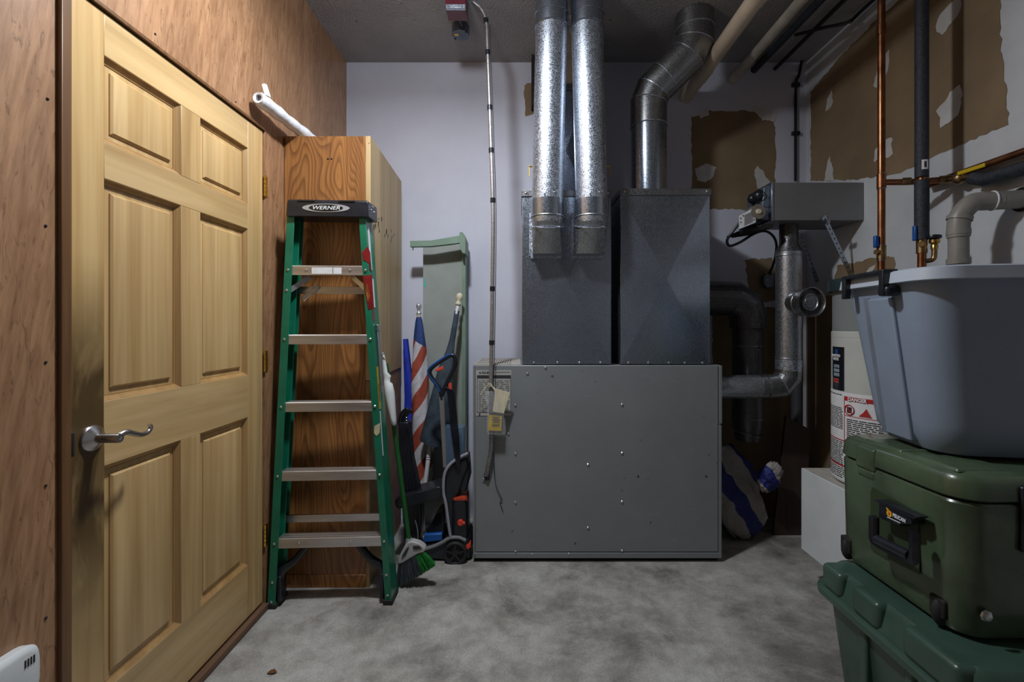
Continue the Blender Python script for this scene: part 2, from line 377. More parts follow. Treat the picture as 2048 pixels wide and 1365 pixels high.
struct(mb, 'trim_3', m_sill, 'scuffed brown wooden sill under the pine door', 'trim', bevel=.003)
# drywall patches, painted corner shade and compound on the two walls
def jag(poly, step=.02, amp=.006, smooth=False):
    out = []; n = len(poly)
    for i in range(n):
        a, b = poly[i], poly[(i+1)%n]; k = max(1, int((b-a).length/step))
        for j in range(k):
            p = a.lerp(b, j/k); out.append(p+Vector((random.uniform(-amp,amp),)*1+(0,0)) if False else p+Vector((random.uniform(-amp,amp), random.uniform(-amp,amp), random.uniform(-amp,amp))))
    return out
def patch(poly, wall, nrm, lift, mat, name, amp=.006, step=.02):
    nrm = Vector(nrm); P = jag([Vector(p) for p in poly], step, amp)
    Q = []
    for p in P:
        if abs(nrm.x) > .5: p.x = XR - lift
        else: p.y = YB - lift
        Q.append(p)
    MB().prism(Q, nrm*-lift).build(name, mat, wall)
B = lambda l: [at(x, y, YB) for x, y in l]
R_ = lambda l: [on_right(x, y) for x, y in l]
patch(B([(1383,235),(1420,222),(1500,222),(1548,236),(1552,300),(1549,380),(1540,425),(1470,418),(1384,420)]), wb, (0,-1,0), .0010, m_gyp_shade, 'drywall_and_shade_patch')
patch(B([(1048,170),(1072,160),(1078,225),(1050,232)]), wb, (0,-1,0), .0010, m_gyp_shade, 'drywall_and_shade_patch')
patch(B([(1490,520),(1545,515),(1560,600),(1500,610)]), wb, (0,-1,0), .0010, m_gyp_shade, 'drywall_and_shade_patch')
patch(B([(1425,612),(1500,618),(1600,610),(1604,1044),(1425,1044)]), wb, (0,-1,0), .0010, m_gyp_shade, 'drywall_and_shade_patch')  # corner shade painted in drywall tan, down to the floor
patch(R_([(1610,600),(1655,592),(1700,600),(1700,1100),(1612,1035)]), wr, (1,0,0), .0010, m_gyp_shade, 'drywall_and_shade_patch')  # same tan painted in to darken the shaded wall behind the heater
for bl in ([(1390,338),(1412,328),(1432,335),(1428,352),(1412,366),(1395,360)], [(1508,340),(1516,333),(1530,350),(1545,372),(1535,380),(1515,378)],
           [(1503,215),(1525,214),(1552,232),(1548,243),(1525,240)], [(1395,222),(1415,216),(1418,230),(1400,238)]):
    patch(B(bl), wb, (0,-1,0), .0022, m_mud, 'joint_compound_patch', .005, .015)
patch(R_([(1622,185),(1640,160),(1690,105),(1748,45),(1790,8),(1850,-60),(1960,-120),(1998,-30),(2003,90),(2013,180),(2017,250),(1960,272),(1900,300),(1860,318),(1800,345),(1765,352),(1700,360),(1622,362)]), wr, (1,0,0), .0010, m_gyp_shade, 'drywall_and_shade_patch')
patch(R_([(1668,560),(1676,532),(1720,524),(1745,516),(1790,512),(1790,575),(1700,585)]), wr, (1,0,0), .0010, m_gyp_shade, 'drywall_and_shade_patch')
for bl in ([(1872,55),(1880,30),(1905,5),(1925,-8),(1923,20),(1905,45),(1887,68),(1874,66)], [(1748,172),(1753,150),(1765,118),(1780,98),(1778,140),(1768,165),(1755,176)],
           [(1652,222),(1656,198),(1664,180),(1667,205),(1660,218)], [(1875,222),(1890,205),(1902,185),(1922,168),(1926,190),(1918,230),(1900,245),(1884,255),(1880,230)],
           [(1748,322),(1752,300),(1768,280),(1786,275),(1784,295),(1788,308),(1775,318),(1762,312),(1752,324)], [(1650,362),(1654,335),(1660,313),(1667,340),(1668,362)],
           [(1733,548),(1740,535),(1752,530),(1745,550)]):
    patch(R_(bl), wr, (1,0,0), .0022, m_mud, 'joint_compound_patch', .004, .015)
# ------------------------------------------------------------------ door
door = thing('door_1', (XL, (DY0+DY1)/2, DZ0), 'pine six panel door with satin lever handle', 'door', kind='structure')
XD = XL-.004; dd = .038
cols = [(1.236,1.517),(1.608,1.889)]; rows = [(.253,.865),(1.042,1.648),(1.748,1.983)]
def dbox(y0,y1,z0,z1,mat,name,x1=XD,x0=XD-dd): return MB().box((x0,y0,z0),(x1,y1,z1)).build(name, mat, door, bevel=.0015)
dbox(DY0,cols[0][0],DZ0,DZ1,m_stile,'stile'); dbox(cols[1][1],DY1,DZ0,DZ1,m_pine,'stile')
zs = [DZ0]+[z for r in rows for z in r]+[DZ1]
for i in range(0,8,2): dbox(cols[0][0],cols[1][1],zs[i],zs[i+1],m_pineh,'rail')
for (z0,z1) in rows: dbox(cols[0][1],cols[1][0],z0,z1,m_pine,'mullion')
for (y0,y1) in cols:
    for (z0,z1) in rows:
        def rr(x, d): return [V(x,y0+d,z0+d),V(x,y1-d,z0+d),V(x,y1-d,z1-d),V(x,y0+d,z1-d)]
        mo = MB().loft([rr(XD-.001,0),rr(XD-.001,.001),rr(XD-.006,.005),rr(XD-.009,.009),rr(XD-.013,.012),rr(XD-.014,.016),rr(XD-.03,.016),rr(XD-.03,0)], False, False, True)
        mo.build('panel_mould', m_mould, door, smooth=25)
        pn = MB().loft([rr(XD-.030,.0),rr(XD-.0165,.0),rr(XD-.0165,.032),rr(XD-.0130,.0325),rr(XD-.0085,.038),rr(XD-.0080,.042)])
        pn.build('panel', m_pine, door, smooth=20)
for z in (at(530,372,2.0).z, at(530,723,2.0).z, at(530,1072,2.0).z):
    hg = MB().box((XL-.003,DY1+.006,z-.046),(XL+.003,DY1+.030,z+.046)).build('hinge', m_brass, door, bevel=.001)
    mb = MB()
    for k in range(5): mb.cyl((XL+.005,DY1+.004,z-.046+k*.0188),(XL+.005,DY1+.004,z-.046+k*.0188+.0165),.0055,n=10)
    mb.build('hinge_knuckle', m_brass, hg)
HY = 1.127*FPX/(VX-186); HZ = CAMZ-(877-650)/FPX*HY
mb = MB(); mb.lathe([(.0,0),(.034,0),(.0345,.004),(.031,.008),(.028,.009),(.017,.018),(.0135,.020),(.0135,.022)], (XD,HY,HZ), (1,0,0), 32)
lv = mb.build('lever_handle', m_nickel, door, smooth=50)
MB().lathe([(.0125,0),(.0125,.052),(.0115,.055),(.004,.055),(.0035,.053),(.0005,.053)], (XD+.021,HY,HZ), (1,0,0), 24).build('handle_neck', m_nickel, lv, smooth=50)
lp = spline([V(XD+.064,HY+.004,HZ+.002),V(XD+.068,HY+.025,HZ+.010),V(XD+.066,HY+.050,HZ+.001),V(XD+.064,HY+.080,HZ-.010),V(XD+.062,HY+.105,HZ-.009),V(XD+.062,HY+.116,HZ+.003),V(XD+.062,HY+.111,HZ+.010)], 6)
n = len(lp); MB().tube(lp, [.0085-.0035*abs(i/n-.05) for i in range(n)], 12).build('lever', m_nickel, lv)
MB().box((XL-.008,DY0-.006,HZ-.03),(XL+.0135,DY0+.002,HZ+.03)).build('strike_plate', m_dark, door, bevel=.002)
# ------------------------------------------------------------------ lamp out of the frame above: bare bulb in a ceiling holder
lamp = thing('ceiling_bulb_holder', (LAMP_LOC.x, LAMP_LOC.y, ZC-.001), 'white porcelain lampholder with bare bulb on the ceiling', 'lamp')
MB().lathe([(.055,0),(.055,-.012),(.035,-.03),(.03,-.05)], (LAMP_LOC.x, LAMP_LOC.y, ZC), (0,0,1), 20).build('holder', m_plastic_w, lamp)
ld = bpy.data.lights.new('bulb_light', 'POINT'); ld.energy = LAMP_W; ld.shadow_soft_size = .06; ld.color = LAMP_COL
lo = bpy.data.objects.new('bulb_light', ld); COL.objects.link(lo); lo.location = LAMP_LOC

ad = bpy.data.lights.new('bulb_glow', 'AREA'); ad.shape = 'DISK'; ad.size = .16; ad.energy = LAMP_DOWN_W; ad.color = LAMP_COL
ao = bpy.data.objects.new('bulb_glow', ad); COL.objects.link(ao); ao.location = LAMP_LOC-V(0,0,.065)
lo.parent = lamp; lo.location = LAMP_LOC-lamp.location; ao.parent = lamp; ao.location = ao.location-lamp.location
# ------------------------------------------------------------------ furnace
FY = 2.395
fx0, fx1, fz1 = (946-VX)/FPX*FY, (1443-VX)/FPX*FY, CAMZ-(731-VY)/FPX*FY
furn = thing('furnace', ((fx0+fx1)/2, 2.6, 0), 'low wide grey enamelled furnace cabinet studded with screws', 'furnace')
MB().box((fx0+.012,FY+.02,0),(fx1-.012,2.86,.022)).build('plinth', m_dark, furn)
MB().box((fx0,FY+.004,.02),(fx1,2.87,fz1)).build('cabinet', m_furn, furn, bevel=.004)
MB().box((fx0+.014,FY-.001,.055),(fx1-.018,FY+.006,fz1-.002)).build('front_panel', m_furn, furn, bevel=.002)
MB().box((fx0,FY-.004,.022),(fx1,FY+.006,.050)).build('base_rail', m_furn, furn, bevel=.002)
MB().box((fx0,FY-.002,.05),(fx0+.010,FY+.006,fz1-.001)).build('corner_strip', m_furn, furn, bevel=.001)
MB().box((fx1-.014,FY-.002,.05),(fx1,FY+.006,.72)).build('corner_strip', m_furn, furn, bevel=.001)
MB().box((fx1-.012,FY-.003,.73),(fx1+.002,FY+.006,fz1-.002)).build('corner_strip', m_furn, furn, bevel=.001)
top = MB().box((fx0+.004,FY+.02,fz1-.001),(0.0,2.86,fz1+.004)).build('top_grille', m_furn_top, furn, bevel=.001)
tg = MB()
for j in range(6):
    for i in range(14):
        x = fx0+.015+i*.0135; y = FY+.05+j*.068
        tg.box((x,y,fz1+.003),(x+.005,y+.035,fz1+.0046))
tg.build('grille_slots', m_dark, top)['kind'] = 'stuff'
spx = [(1055,748),(1091,736),(1244,810),(1031,811),(1031,908),(1244,907),(1176,930),(1031,1005),(1244,1004),(1176,1056),(1031,1103),(1065,1108),(1138,1108),(1244,1102),(1017,868)]
screws([at(x,y,FY-.001) for x,y in spx], (0,-1,0), .0075, furn, m_steel)
screws([at(x,y,FY-.001) for x,y in ((1276,953),(1412,953))], (0,-1,0), .005, furn, m_dark, 'drilled_hole')
MB().ring(at(971,1052,FY-.001), (0,1,0), .0125, .0009, 24, 5).build('knockout', m_furn, furn)
# rating plate on the front
pl = MB().pxprism([(952,741),(1023,741),(1023,832),(952,832)], FY-.003, FY-.001).build('rating_plate', m_plate, furn)
tx = MB()
tx.pxprism([(954,751),(1022,751),(1022,757),(954,757)], FY-.0045, FY-.003)
for (a,b,c,d) in ((954,757,955,825),(1021,757,1022,825),(954,824.5,1022,825.5)): tx.pxprism([(a,b),(c,b),(c,d),(a,d)], FY-.0045, FY-.003)
tx.cyl(at(960,746,FY-.003), at(960,746,FY-.0045), .0045, n=12); tx.cyl(at(959,829,FY-.003), at(959,829,FY-.0045), .005, n=12)
tx.build('plate_frame_print', m_ink, pl)
lettering('OLSEN', .016, at(975,746,FY-.0036), (1,0,0), (0,0,1), m_ink, pl, bold=.0006, width=.062)
tx = MB(); random.seed(3)
for k in range(17):
    y = 761+k*3.7; x = 957
    while x < 1018:
        x2 = min(1019, x+random.uniform(2,12)); tx.pxprism([(x,y),(x2,y),(x2,y+1.6),(x,y+1.6)], FY-.0042, FY-.003); x = x2+random.uniform(1,4)
tx.pxprism([(992,744),(1020,744),(1020,745.3),(992,745.3)], FY-.0042, FY-.003)
tx.build('plate_small_print', m_greyink, pl)['kind'] = 'stuff'
# ------------------------------------------------------------------ plenums
PZ0, PY0, PY1 = fz1+.005, FY+.010, 2.84
def plenum(name, pxa, pxb, pytop, label, scr, back=PY1):
    x0, x1 = (pxa-VX)/FPX*PY0, (pxb-VX)/FPX*PY0; zt = CAMZ-(pytop-VY)/FPX*PY0
    p = thing(name, ((x0+x1)/2, (PY0+back)/2, PZ0), label, 'duct')
    mb = MB(); mb.box((x0,PY0+.004,PZ0),(x1,back,zt)); mb.build('sheet_metal_body', m_galv2, p, bevel=.003)
    xm, zm = (x0+x1)/2, (PZ0+zt)/2
    c = [V(x0+.004,PY0+.003,PZ0+.003),V(x1-.004,PY0+.003,PZ0+.003),V(x1-.004,PY0+.003,zt-.03),V(x0+.004,PY0+.003,zt-.03),V(xm,PY0-.024,zm-.01)]
    bk = [v+V(0,.004,0) for v in c[:4]]
    mb = MB(); mb.add(c+bk, [(0,1,4),(1,2,4),(2,3,4),(3,0,4),(5,6,1,0),(6,7,2,1),(7,8,3,2),(8,5,0,3)]); mb.build('cross_broken_face', m_galv2, p, smooth=.2)
    MB().box((x0-.003,PY0-.004,zt-.030),(x1+.003,PY0+.008,zt+.004)).build('folded_flange', m_galv3, p, bevel=.002)
    MB().box((x0-.004,PY0-.004,zt-.030),(x0+.001,back,zt+.004)).build('folded_flange', m_galv3, p, bevel=.001)
    screws([at(x,726,PY0-.0005) for x in scr]+[V(x0+.02,PY0-.004,zt-.012),V(x1-.02,PY0-.004,zt-.012)], (0,-1,0), .007, p, m_steel)
    return p, x0, x1, zt
pl1, a0, a1, zt1 = plenum('supply_plenum', 1044, 1223, 382, 'tall galvanised plenum box carrying two front duct boots', (1068,1115,1159,1201))
pl2, b0, b1, zt2 = plenum('return_plenum', 1241, 1421, 379, 'tall plain galvanised plenum box with pale X creases', (1257,1297,1338,1370,1405))
# rectangular riser behind the twin ducts
rz = thing('rectangular_riser', (.27, 2.72, zt1), 'flat sheet metal riser behind the two round ducts', 'duct')
MB().box((.11,2.62,zt1+.006),(.40,2.84,2.60)).build('riser_body', m_galv2, rz, bevel=.003)
MB().add([V(.13,2.617,zt1+.03),V(.385,2.617,zt1+.03),V(.385,2.617,2.55),V(.13,2.617,2.55),V(.2575,2.604,2.25)], [(0,1,4),(1,2,4),(2,3,4),(3,0,4),(0,3,2,1)]).build('cross_broken_face', m_galv2, rz, smooth=.2)
MB().box((.105,2.612,2.60),(.405,2.845,2.635)).build('collar', m_galv3, rz, bevel=.003)
MB().box((.11,2.60,2.636),(.40,2.84,ZC-.002)).build('upper_sleeve', m_pvc2, rz, bevel=.002)
tag(MB().box((at(1063,100,2.9).x,2.86,at(0,216,2.9).z),(at(1068,100,2.9).x,2.94,at(0,100,2.9).z)).build('wall_bracket_strip', m_dark), 'thin dark steel strip on the wall left of the twin ducts', 'bracket')
# ------------------------------------------------------------------ twin round ducts with boots
def duct(name, xb, xt, label, hoop):
    Y = 2.285; r = .079
    zb = at(0,405,Y).z; zc = at(0,50,Y).z
    d = thing(name, (xb, Y, at(0,510,2.33).z), label, 'duct', 'round ducts rising from the front boots')
    MB().cyl((xb,Y,zb),(xt,Y,zc),r,r,40).build('straight_pipe', m_galv, d)
    pts = [V(xt,Y,zc-.02),V(xt,Y,zc+.05),V(xt,Y+.008,zc+.10),V(xt,Y+.025,ZC-.004)]
    e = MB().tube(pts, r*1.03, 36).build('adjustable_elbow', m_galv2, d, smooth=12)
    beads([(pts[0]+V(0,0,.004),(0,0,1),r*1.035,.003),(pts[1],(0,-.1,1),r*1.04,.0035)], m_galv2, e, 'elbow_bead')
    MB().cyl((xb,Y,zb-.075),(xb,Y,zb+.008),r*1.035,r*1.05,40).build('collar', m_galv2, d)
    # boot: round neck flattening back to the plenum face
    def circ(z, cy, k): return [V(xb+r*math.cos(2*math.pi*q/40)*k, cy+r*math.sin(2*math.pi*q/40)*k, z) for q in range(40)]
    z0 = at(0,440,2.285).z; z1 = at(0,508,2.31).z
    def sq(z, ya, yb, hx):
        out = []
        for q in range(40):
            a = 2*math.pi*q/40; c, s = math.cos(a), math.sin(a); m = max(abs(c), abs(s))
            out.append(V(xb+hx*c/m, (ya+yb)/2+(yb-ya)/2*s/m, z))
        return out
    MB().loft([circ(zb-.07,Y,1),circ(z0,Y,1),circ(z0-.02,Y+.002,.995), sq(z1,2.300,PY0-.004,.072)]).build('boot', m_galvflue, d, smooth=25)
    MB().box((xb-.072,Y+.03,z1+.002),(xb+.072,PY0-.004,z0+.03)).build('boot_back', m_galvflue, d, bevel=.004)
    MB().box((xb-.082,PY0-.018,z1-.012),(xb+.078,PY0-.010,z1+.004)).build('boot_flange', m_galv, d)
    MB().box((xb-.090,PY0-.016,z1+.004),(xb-.072,PY0-.010,z0+.06)).build('boot_flange', m_galv, d)
    beads([(V(xb,Y,z0+.012),(0,0,1),r*1.03,.003),(V(xb,Y+.006,z0-.030),(0,-.32,1),r*1.03,.003)], m_galv, d, 'boot_bead')
    screws([V(xb-.02,Y-r-.002,zb+.02),V(xb+.03,Y-r+.004,zb+.03)], (0,-1,0), .005, d, m_steel)
    dm = MB().cyl((hoop*(r-.002)+xb,Y,zb+.18),(hoop*(r+.014)+xb,Y,zb+.18),.004,n=8); dm.cyl((hoop*(r+.012)+xb,Y,zb+.187),(hoop*(r+.012)+xb,Y,zb+.13),.0025,n=6); dm.build('damper_handle', m_brass, d)
duct('round_duct', at(1095,0,2.285).x, at(1103,0,2.285).x, 'bright spangled round duct rising nearest the conduit', -1)
duct('round_duct', at(1183,0,2.285).x, at(1174,0,2.285).x, 'darker spangled round duct rising second from the conduit', 1)
# offset round duct
od = thing('offset_duct', (.73, 2.6, zt2), 'round duct with two elbows reaching the ceiling', 'duct')
r = .098
P0, P1, P2, P3 = V(.735,2.6,zt2+.002), V(.732,2.6,2.565), V(.955,2.5,2.765), V(.955,2.5,ZC-.003)
MB().cyl(P0, P1-V(0,0,.18), r, r, 40).build('straight_pipe', m_galv2, od)
d12 = (P2-P1).normalized()
e1 = [P1-V(0,0,.19), P1-V(0,0,.045), P1+d12*.035, P1+d12*.13]
e2 = [P1+d12*.12, P2-d12*.045, P2+V(0,0,.035), P2+V(0,0,.10), P3]
for e in (e1, e2):
    eb = MB().tube(e, r*1.03, 40).build('gored_elbow', m_galv3, od, smooth=10)
    beads([(e[i], (e[i]-e[i-1]).normalized()+(e[i+1]-e[i]).normalized(), r*1.055, .0028) for i in range(1, len(e)-1)]+[(e[0]+(e[1]-e[0]).normalized()*.004, e[1]-e[0], r*1.04, .003)], m_galv, eb, 'gore_bead')
# ------------------------------------------------------------------ conduit, boxes, bag and cable on the furnace
cy = 2.36
cpts = spline([at(925,-30,2.40), at(945,2,2.40), at(962,18,2.40), at(972,42,2.40), at(975,90,2.395), at(981,260,2.385), at(986,420,2.38), at(985,560,2.378), at(983,700,2.375), at(981,775,2.372)], 8)
co = thing('electrical_conduit', (cpts[-1].x, 2.37, cpts[-1].z), 'thin steel conduit dropping from the ceiling to the furnace', 'conduit')
MB().tube(cpts, .0105, 12).build('pipe', m_alu, co)
for py in (40,108,218,297,395,580,690):
    q = min(cpts, key=lambda p: abs((VY-(p.z-CAMZ)*FPX/p.y)-py)); MB().cyl(q-V(0,0,.012), q+V(0,0,.012), .0135, n=12).build('tape_band', m_blk, co)
MB().tube([p+V(.016,-.004+.003*math.sin(i*.7),0) for i,p in enumerate(cpts[26:-2])], .0022, 6).build('thin_wire', m_ink, co)
fl = spline([at(982,768,2.372), at(983,850,2.374), at(982,900,2.374), at(977,930,2.374), at(973,952,2.382)], 14)
tag(MB().tube(fl, [.0105+.0022*(i%2) for i in range(len(fl))], 10).build('flexible_conduit', m_galv3, smooth=5), 'ribbed flexible metal conduit below the hanging bag', 'conduit')
cl = MB().box(at(968,962,2.384), at(979,946,2.393)).build('conduit_clamp', m_ink, bevel=.003)
tag(cl, 'small black clamp where the flexible conduit meets the furnace', 'clamp')
screws([at(967,958,2.386)], (0,-1,0), .006, cl, m_steel)
wp = spline([at(986,905,2.378), at(990,962,2.383), at(997,985,2.385), at(1004,1000,2.388), at(1000,1006,2.39), at(1006,1024,2.39)], 8)
tag(MB().tube(wp, .0018, 6).build('loose_wire', m_ink), 'loose thin black wire dangling down the furnace front', 'wire')
bag = thing('document_bag', at(990,868,2.34), 'clear plastic bag of yellow card and paper hung on the conduit', 'bag')
def sheet(pts, Y, thick, mat, name, puff=0):
    return MB().pxprism(pts, Y, Y+thick).build(name, mat, bag, bevel=.001)
sheet([(991,778),(1020,786),(1008,828),(985,824)], 2.338, .003, m_cream, 'folded_paper')
yc = sheet([(978,826),(1004,829),(1003,863),(975,862),(976,850)], 2.335, .003, m_yel, 'yellow_card')
sheet([(978.5,825),(1004,828),(1004,832),(978,829.5)], 2.3335, .001, m_ink, 'card_header_strip')
t_ = MB()
for k,(a,b) in enumerate(((984,1000),(986,998),(983,1001),(986,999),(985,1000))): t_.pxprism([(a,834+k*2.6),(b,834.3+k*2.6),(b,835.4+k*2.6),(a,835.1+k*2.6)], 2.3340, 2.335)
for k in range(9): t_.pxprism([(984.5+k*1.7,848),(985.4+k*1.7,848),(985.4+k*1.7,854),(984.5+k*1.7,854)], 2.3340, 2.335)
t_.build('card_print', m_ink, yc)
ring = []
for k,(yy,xl,xr,dp) in enumerate(((784,969,992,.004),(800,970,994,.011),(820,974,1004,.013),(845,973,1011,.013),(864,973,1012,.009),(869,976,1010,.003))):
    a, b = at(xl,yy,2.337), at(xr,yy,2.337); cx=(a.x+b.x)/2; hx=(b.x-a.x)/2
    ring.append([V(cx+hx*math.cos(2*math.pi*q/20), 2.339+dp*math.sin(2*math.pi*q/20)*(1+.25*math.sin(q*2.1+k)), a.z+.002*math.sin(q*1.7+k)) for q in range(20)])
MB().loft(ring).build('clear_film', m_clear, bag)
tw = MB()
for q in range(4):
    tw.tube(spline([at(962-q*.6,788+q,2.345), at(970+q,777-q,2.343), at(981,773-2*q,2.352), at(990-q,778,2.343), at(994,785+q,2.343)], 6), .0013, 5)
tw.build('twist_ties', m_cream, bag)
# ceiling boxes
rb = thing('red_switch_box', at(915,20,2.43), 'dark red emergency switch box on the ceiling beside the conduit', 'switch box')
zt = ZC
x0, x1 = at(895,0,2.40).x, at(935,0,2.40).x
MB().box((x0,2.33,ZC-.075),(x1,2.435,ZC-.001)).build('box_body', m_redbox, rb, bevel=.004)
MB().box((x0+.002,2.325,ZC-.080),(x1-.002,2.345,ZC-.060)).build('cover_rim', m_galv, rb, bevel=.002)
MB().cyl(V((x0+x1)/2,2.43,ZC-.035), V((x0+x1)/2+.005,2.53,ZC-.035), .011, n=10).build('short_cable', m_blk, rb)
ob = thing('octagon_junction_box', at(922,58,2.6), 'grey octagonal junction box on the ceiling behind the red box', 'junction box')
c8 = V(at(921,0,2.58).x,2.585,ZC-.001)
MB().lathe([(.048,0),(.050,-.012),(.050,-.050)], c8, (0,0,1), 8).build('box_body', m_boxblue, ob, bevel=.003)
MB().lathe([(.052,-.050),(.052,-.054)], c8, (0,0,1), 8).build('cover_plate', m_boxblue, ob, bevel=.001)
MB().box(c8+V(-.034,-.016,-.0555), c8+V(-.012,.004,-.054)).build('orange_sticker', m_brass, ob)
screws([c8+V(-.035,.03,-.054),c8+V(.034,-.03,-.054)], (0,0,-1), .006, ob, m_ink)
# ------------------------------------------------------------------ power venter, flue, bracing
vt = thing('power_venter', at(1636,441,2.45), 'grey sheet metal venter box with motor and braces on the wall', 'venter')
vz0, vz1 = at(0,441,2.45).z, at(0,365,2.45).z; vx0 = at(1545,0,2.45).x
MB().box((vx0,2.45,vz0),(XR-.002,2.70,vz1)).build('box_body', M('venter_grey', (.20,.205,.21), .42, .3, var=.06, sc=6), vt, bevel=.003)
MB().box((vx0-.006,2.446,vz0-.002),(vx0+.004,2.70,vz1+.003)).build('end_flange', m_galv2, vt, bevel=.001)
MB().prism([V(vx0-.05,2.47,vz0+.01),V(vx0-.006,2.47,vz0+.004),V(vx0-.006,2.47,vz1-.005),V(vx0-.035,2.47,vz1-.02)], (0,.18,0)).build('motor_mount', m_boxblue, vt, bevel=.004)
mc = at(1518,423,2.43)
MB().lathe([(.0,-.055),(.039,-.055),(.041,-.045),(.041,.02),(.036,.03)], mc+V(0,.06,0), (0,1,0), 28).build('motor', M('motor_tan', (.30,.265,.22), .4, .6, var=.1, sc=20), vt)
MB().lathe([(.0,-.012),(.012,-.012),(.014,-.004),(.016,.0)], mc+V(0,.008,0), (0,1,0), 18).build('motor_hub', m_cream, vt)
mb = MB(); mb.sphere(at(1518,392,2.5), .034, 12); mb.sphere(at(1505,398,2.55), .028, 12); mb.tube(spline([at(1528,384,2.45),at(1533,395,2.44),at(1524,402,2.44),at(1514,404,2.45)],6), .003, 6); mb.build('fan_and_wiring', m_blk, vt)
cb = MB().prism([at(1477,431,2.44),at(1511,412,2.44),at(1513,445,2.44),at(1478,459,2.44)], (.05,.09,-.01)).build('control_box', m_galv2, vt, bevel=.003)
lb = MB().prism([at(1478,431.5,2.437),at(1506,416,2.437),at(1511,436,2.437),at(1511,445,2.437),at(1478.5,458.5,2.437)], (0,.002,0)).build('control_label', m_whitep, cb)
t_ = MB()
for k in range(9):
    a, b = V(1489,431+k*2.4,0), V(1506,423+k*2.4,0); t_.prism([at(a.x,a.y,2.436),at(b.x,b.y,2.436),at(b.x,b.y+1.1,2.436),at(a.x,a.y+1.1,2.436)], (0,.001,0))
for (x,y) in ((1481,437),(1481.5,445),(1486,432),(1508,440)): t_.cyl(at(x,y,2.436), at(x,y,2.437), .004, n=8)
t_.build('label_print', m_ink, lb)
MB().prism([at(1485,459,2.46),at(1545,448,2.46),at(1546,455,2.46),at(1500,462,2.46)], (0,.2,0)).build('under_bracket', m_dark, vt)
def strap(p0, p1, name='brace_strap'):
    p0, p1 = Vector(p0), Vector(p1)
    s = MB().beam(p0, p1, .028, .0025, (0,-1,.2)).build(name, m_galv2, vt)
    d = (p1-p0); k = int(d.length/.03); h = MB(); nrm = d.cross(V(0,-1,.2)).cross(d).normalized()
    if nrm.y > 0: nrm = -nrm
    for i in range(k):
        c = p0+d*((i+.6)/k); h.cyl(c+nrm*.0004, c+nrm*.0022, .0042, n=8)
    h.build('strap_holes', m_dark, s)
strap(at(1647,433,2.44), on_right(1708,557)-V(.006,0,0))
strap(at(1601,470,2.66), on_right(1645,565)-V(.03,-.0,0))
MB().box(at(1642,450,2.447), at(1661,439,2.40)).build('brace_clip', m_galv2, vt)
fp = thing('flue_pipe', (1.504, 2.55, .82), 'spangled flue pipe with elbow and round damper tee', 'pipe')
fx, fy, fr = 1.508, 2.56, .066
zt = vz0
MB().cyl((fx,fy,at(0,505,fy).z),(fx,fy,at(0,730,fy).z), fr, fr, 36).build('vertical_pipe', m_galvflue, fp)
MB().tube([V(fx,fy,at(0,505,fy).z),V(fx,fy,at(0,488,fy).z),V(fx,fy,zt)], [fr*1.02,fr*.72,fr*.72], 32).build('tapered_collar', m_galvd, fp, smooth=25)
beads([((fx,fy,at(0,512,fy).z),(0,0,1),fr*1.02,.004),((fx,fy,at(0,716,fy).z),(0,0,1),fr*1.01,.0035)], m_galvflue, fp, 'bead')
MB().cyl((fx,fy,at(0,720,fy).z),(fx,fy,at(0,742,fy).z), fr*1.03, fr*1.0, 36).build('collar', m_galv, fp)
ze = at(0,774,fy).z
ep = [V(fx,fy,at(0,741,fy).z),V(fx-.004,fy,ze+.055),V(fx-.05,fy,ze+.006),V(fx-.13,fy,ze),V(fx-.17,fy,ze)]
eb = MB().tube(ep, fr*1.02, 32).build('gored_elbow', m_galv3, fp, smooth=10)
beads([(ep[i], (ep[i]-ep[i-1]).normalized()+(ep[i+1]-ep[i]).normalized(), fr*1.05, .003) for i in range(1,4)], m_galv3, eb, 'gore_bead')
MB().cyl((fx-.16,fy,ze),(fx1-.001,fy,ze), fr, fr, 36).build('horizontal_pipe', m_galvflue, fp)
td = V(.10,-1,-.01).normalized(); tc0 = V(fx+.012,fy-.01,at(0,607,fy).z)
te = MB().lathe([(.062,0),(.068,.075),(.073,.08),(.073,.088),(.070,.092),(.076,.15),(.079,.155),(.0755,.156),(.072,.15),(.070,.125)], tc0, td, 36, caps=False).build('damper_tee', m_galv3, fp, smooth=40)
MB().lathe([(.0005,.136),(.0725,.136),(.0725,.134),(.0005,.134)], tc0, td, 32).build('damper_plate', m_galvd, te)
g = MB(); g.lathe([(.046,.137),(.046,.143),(.042,.145),(.039,.140),(.033,.140),(.031,.143),(.0005,.143)], tc0, td, 32); g.build('damper_disc', m_galvflue, te, smooth=30)
pcb = spline([at(1484,440,2.46),at(1462,468,2.48),at(1454,482,2.5),at(1460,492,2.52),at(1480,485,2.55),at(1510,467,2.6),at(1532,463,2.65),at(1548,475,2.72),at(1553,495,2.78),at(1548,525,2.84),at(1540,545,2.90),at(1538,555,2.92)], 8)
tag(MB().tube(pcb, .0075, 10).build('looping_power_cable', m_blk), 'black cable looping from the venter motor to the wall box', 'cable')
jb = thing('wall_junction_box', at(1540,563,2.92), 'small grey junction box on the back wall behind the flue', 'junction box')
MB().prism([at(x,y,2.905) for x,y in ((1532,548),(1548,548),(1548,576),(1534,576),(1528,568),(1528,555))], (0,YB-2.907,0)).build('box_body', m_boxblue, jb, bevel=.003)
screws([at(1535,560,2.905),at(1536,572,2.905),at(1545,554,2.905)], (0,-1,0), .004, jb, m_steel)
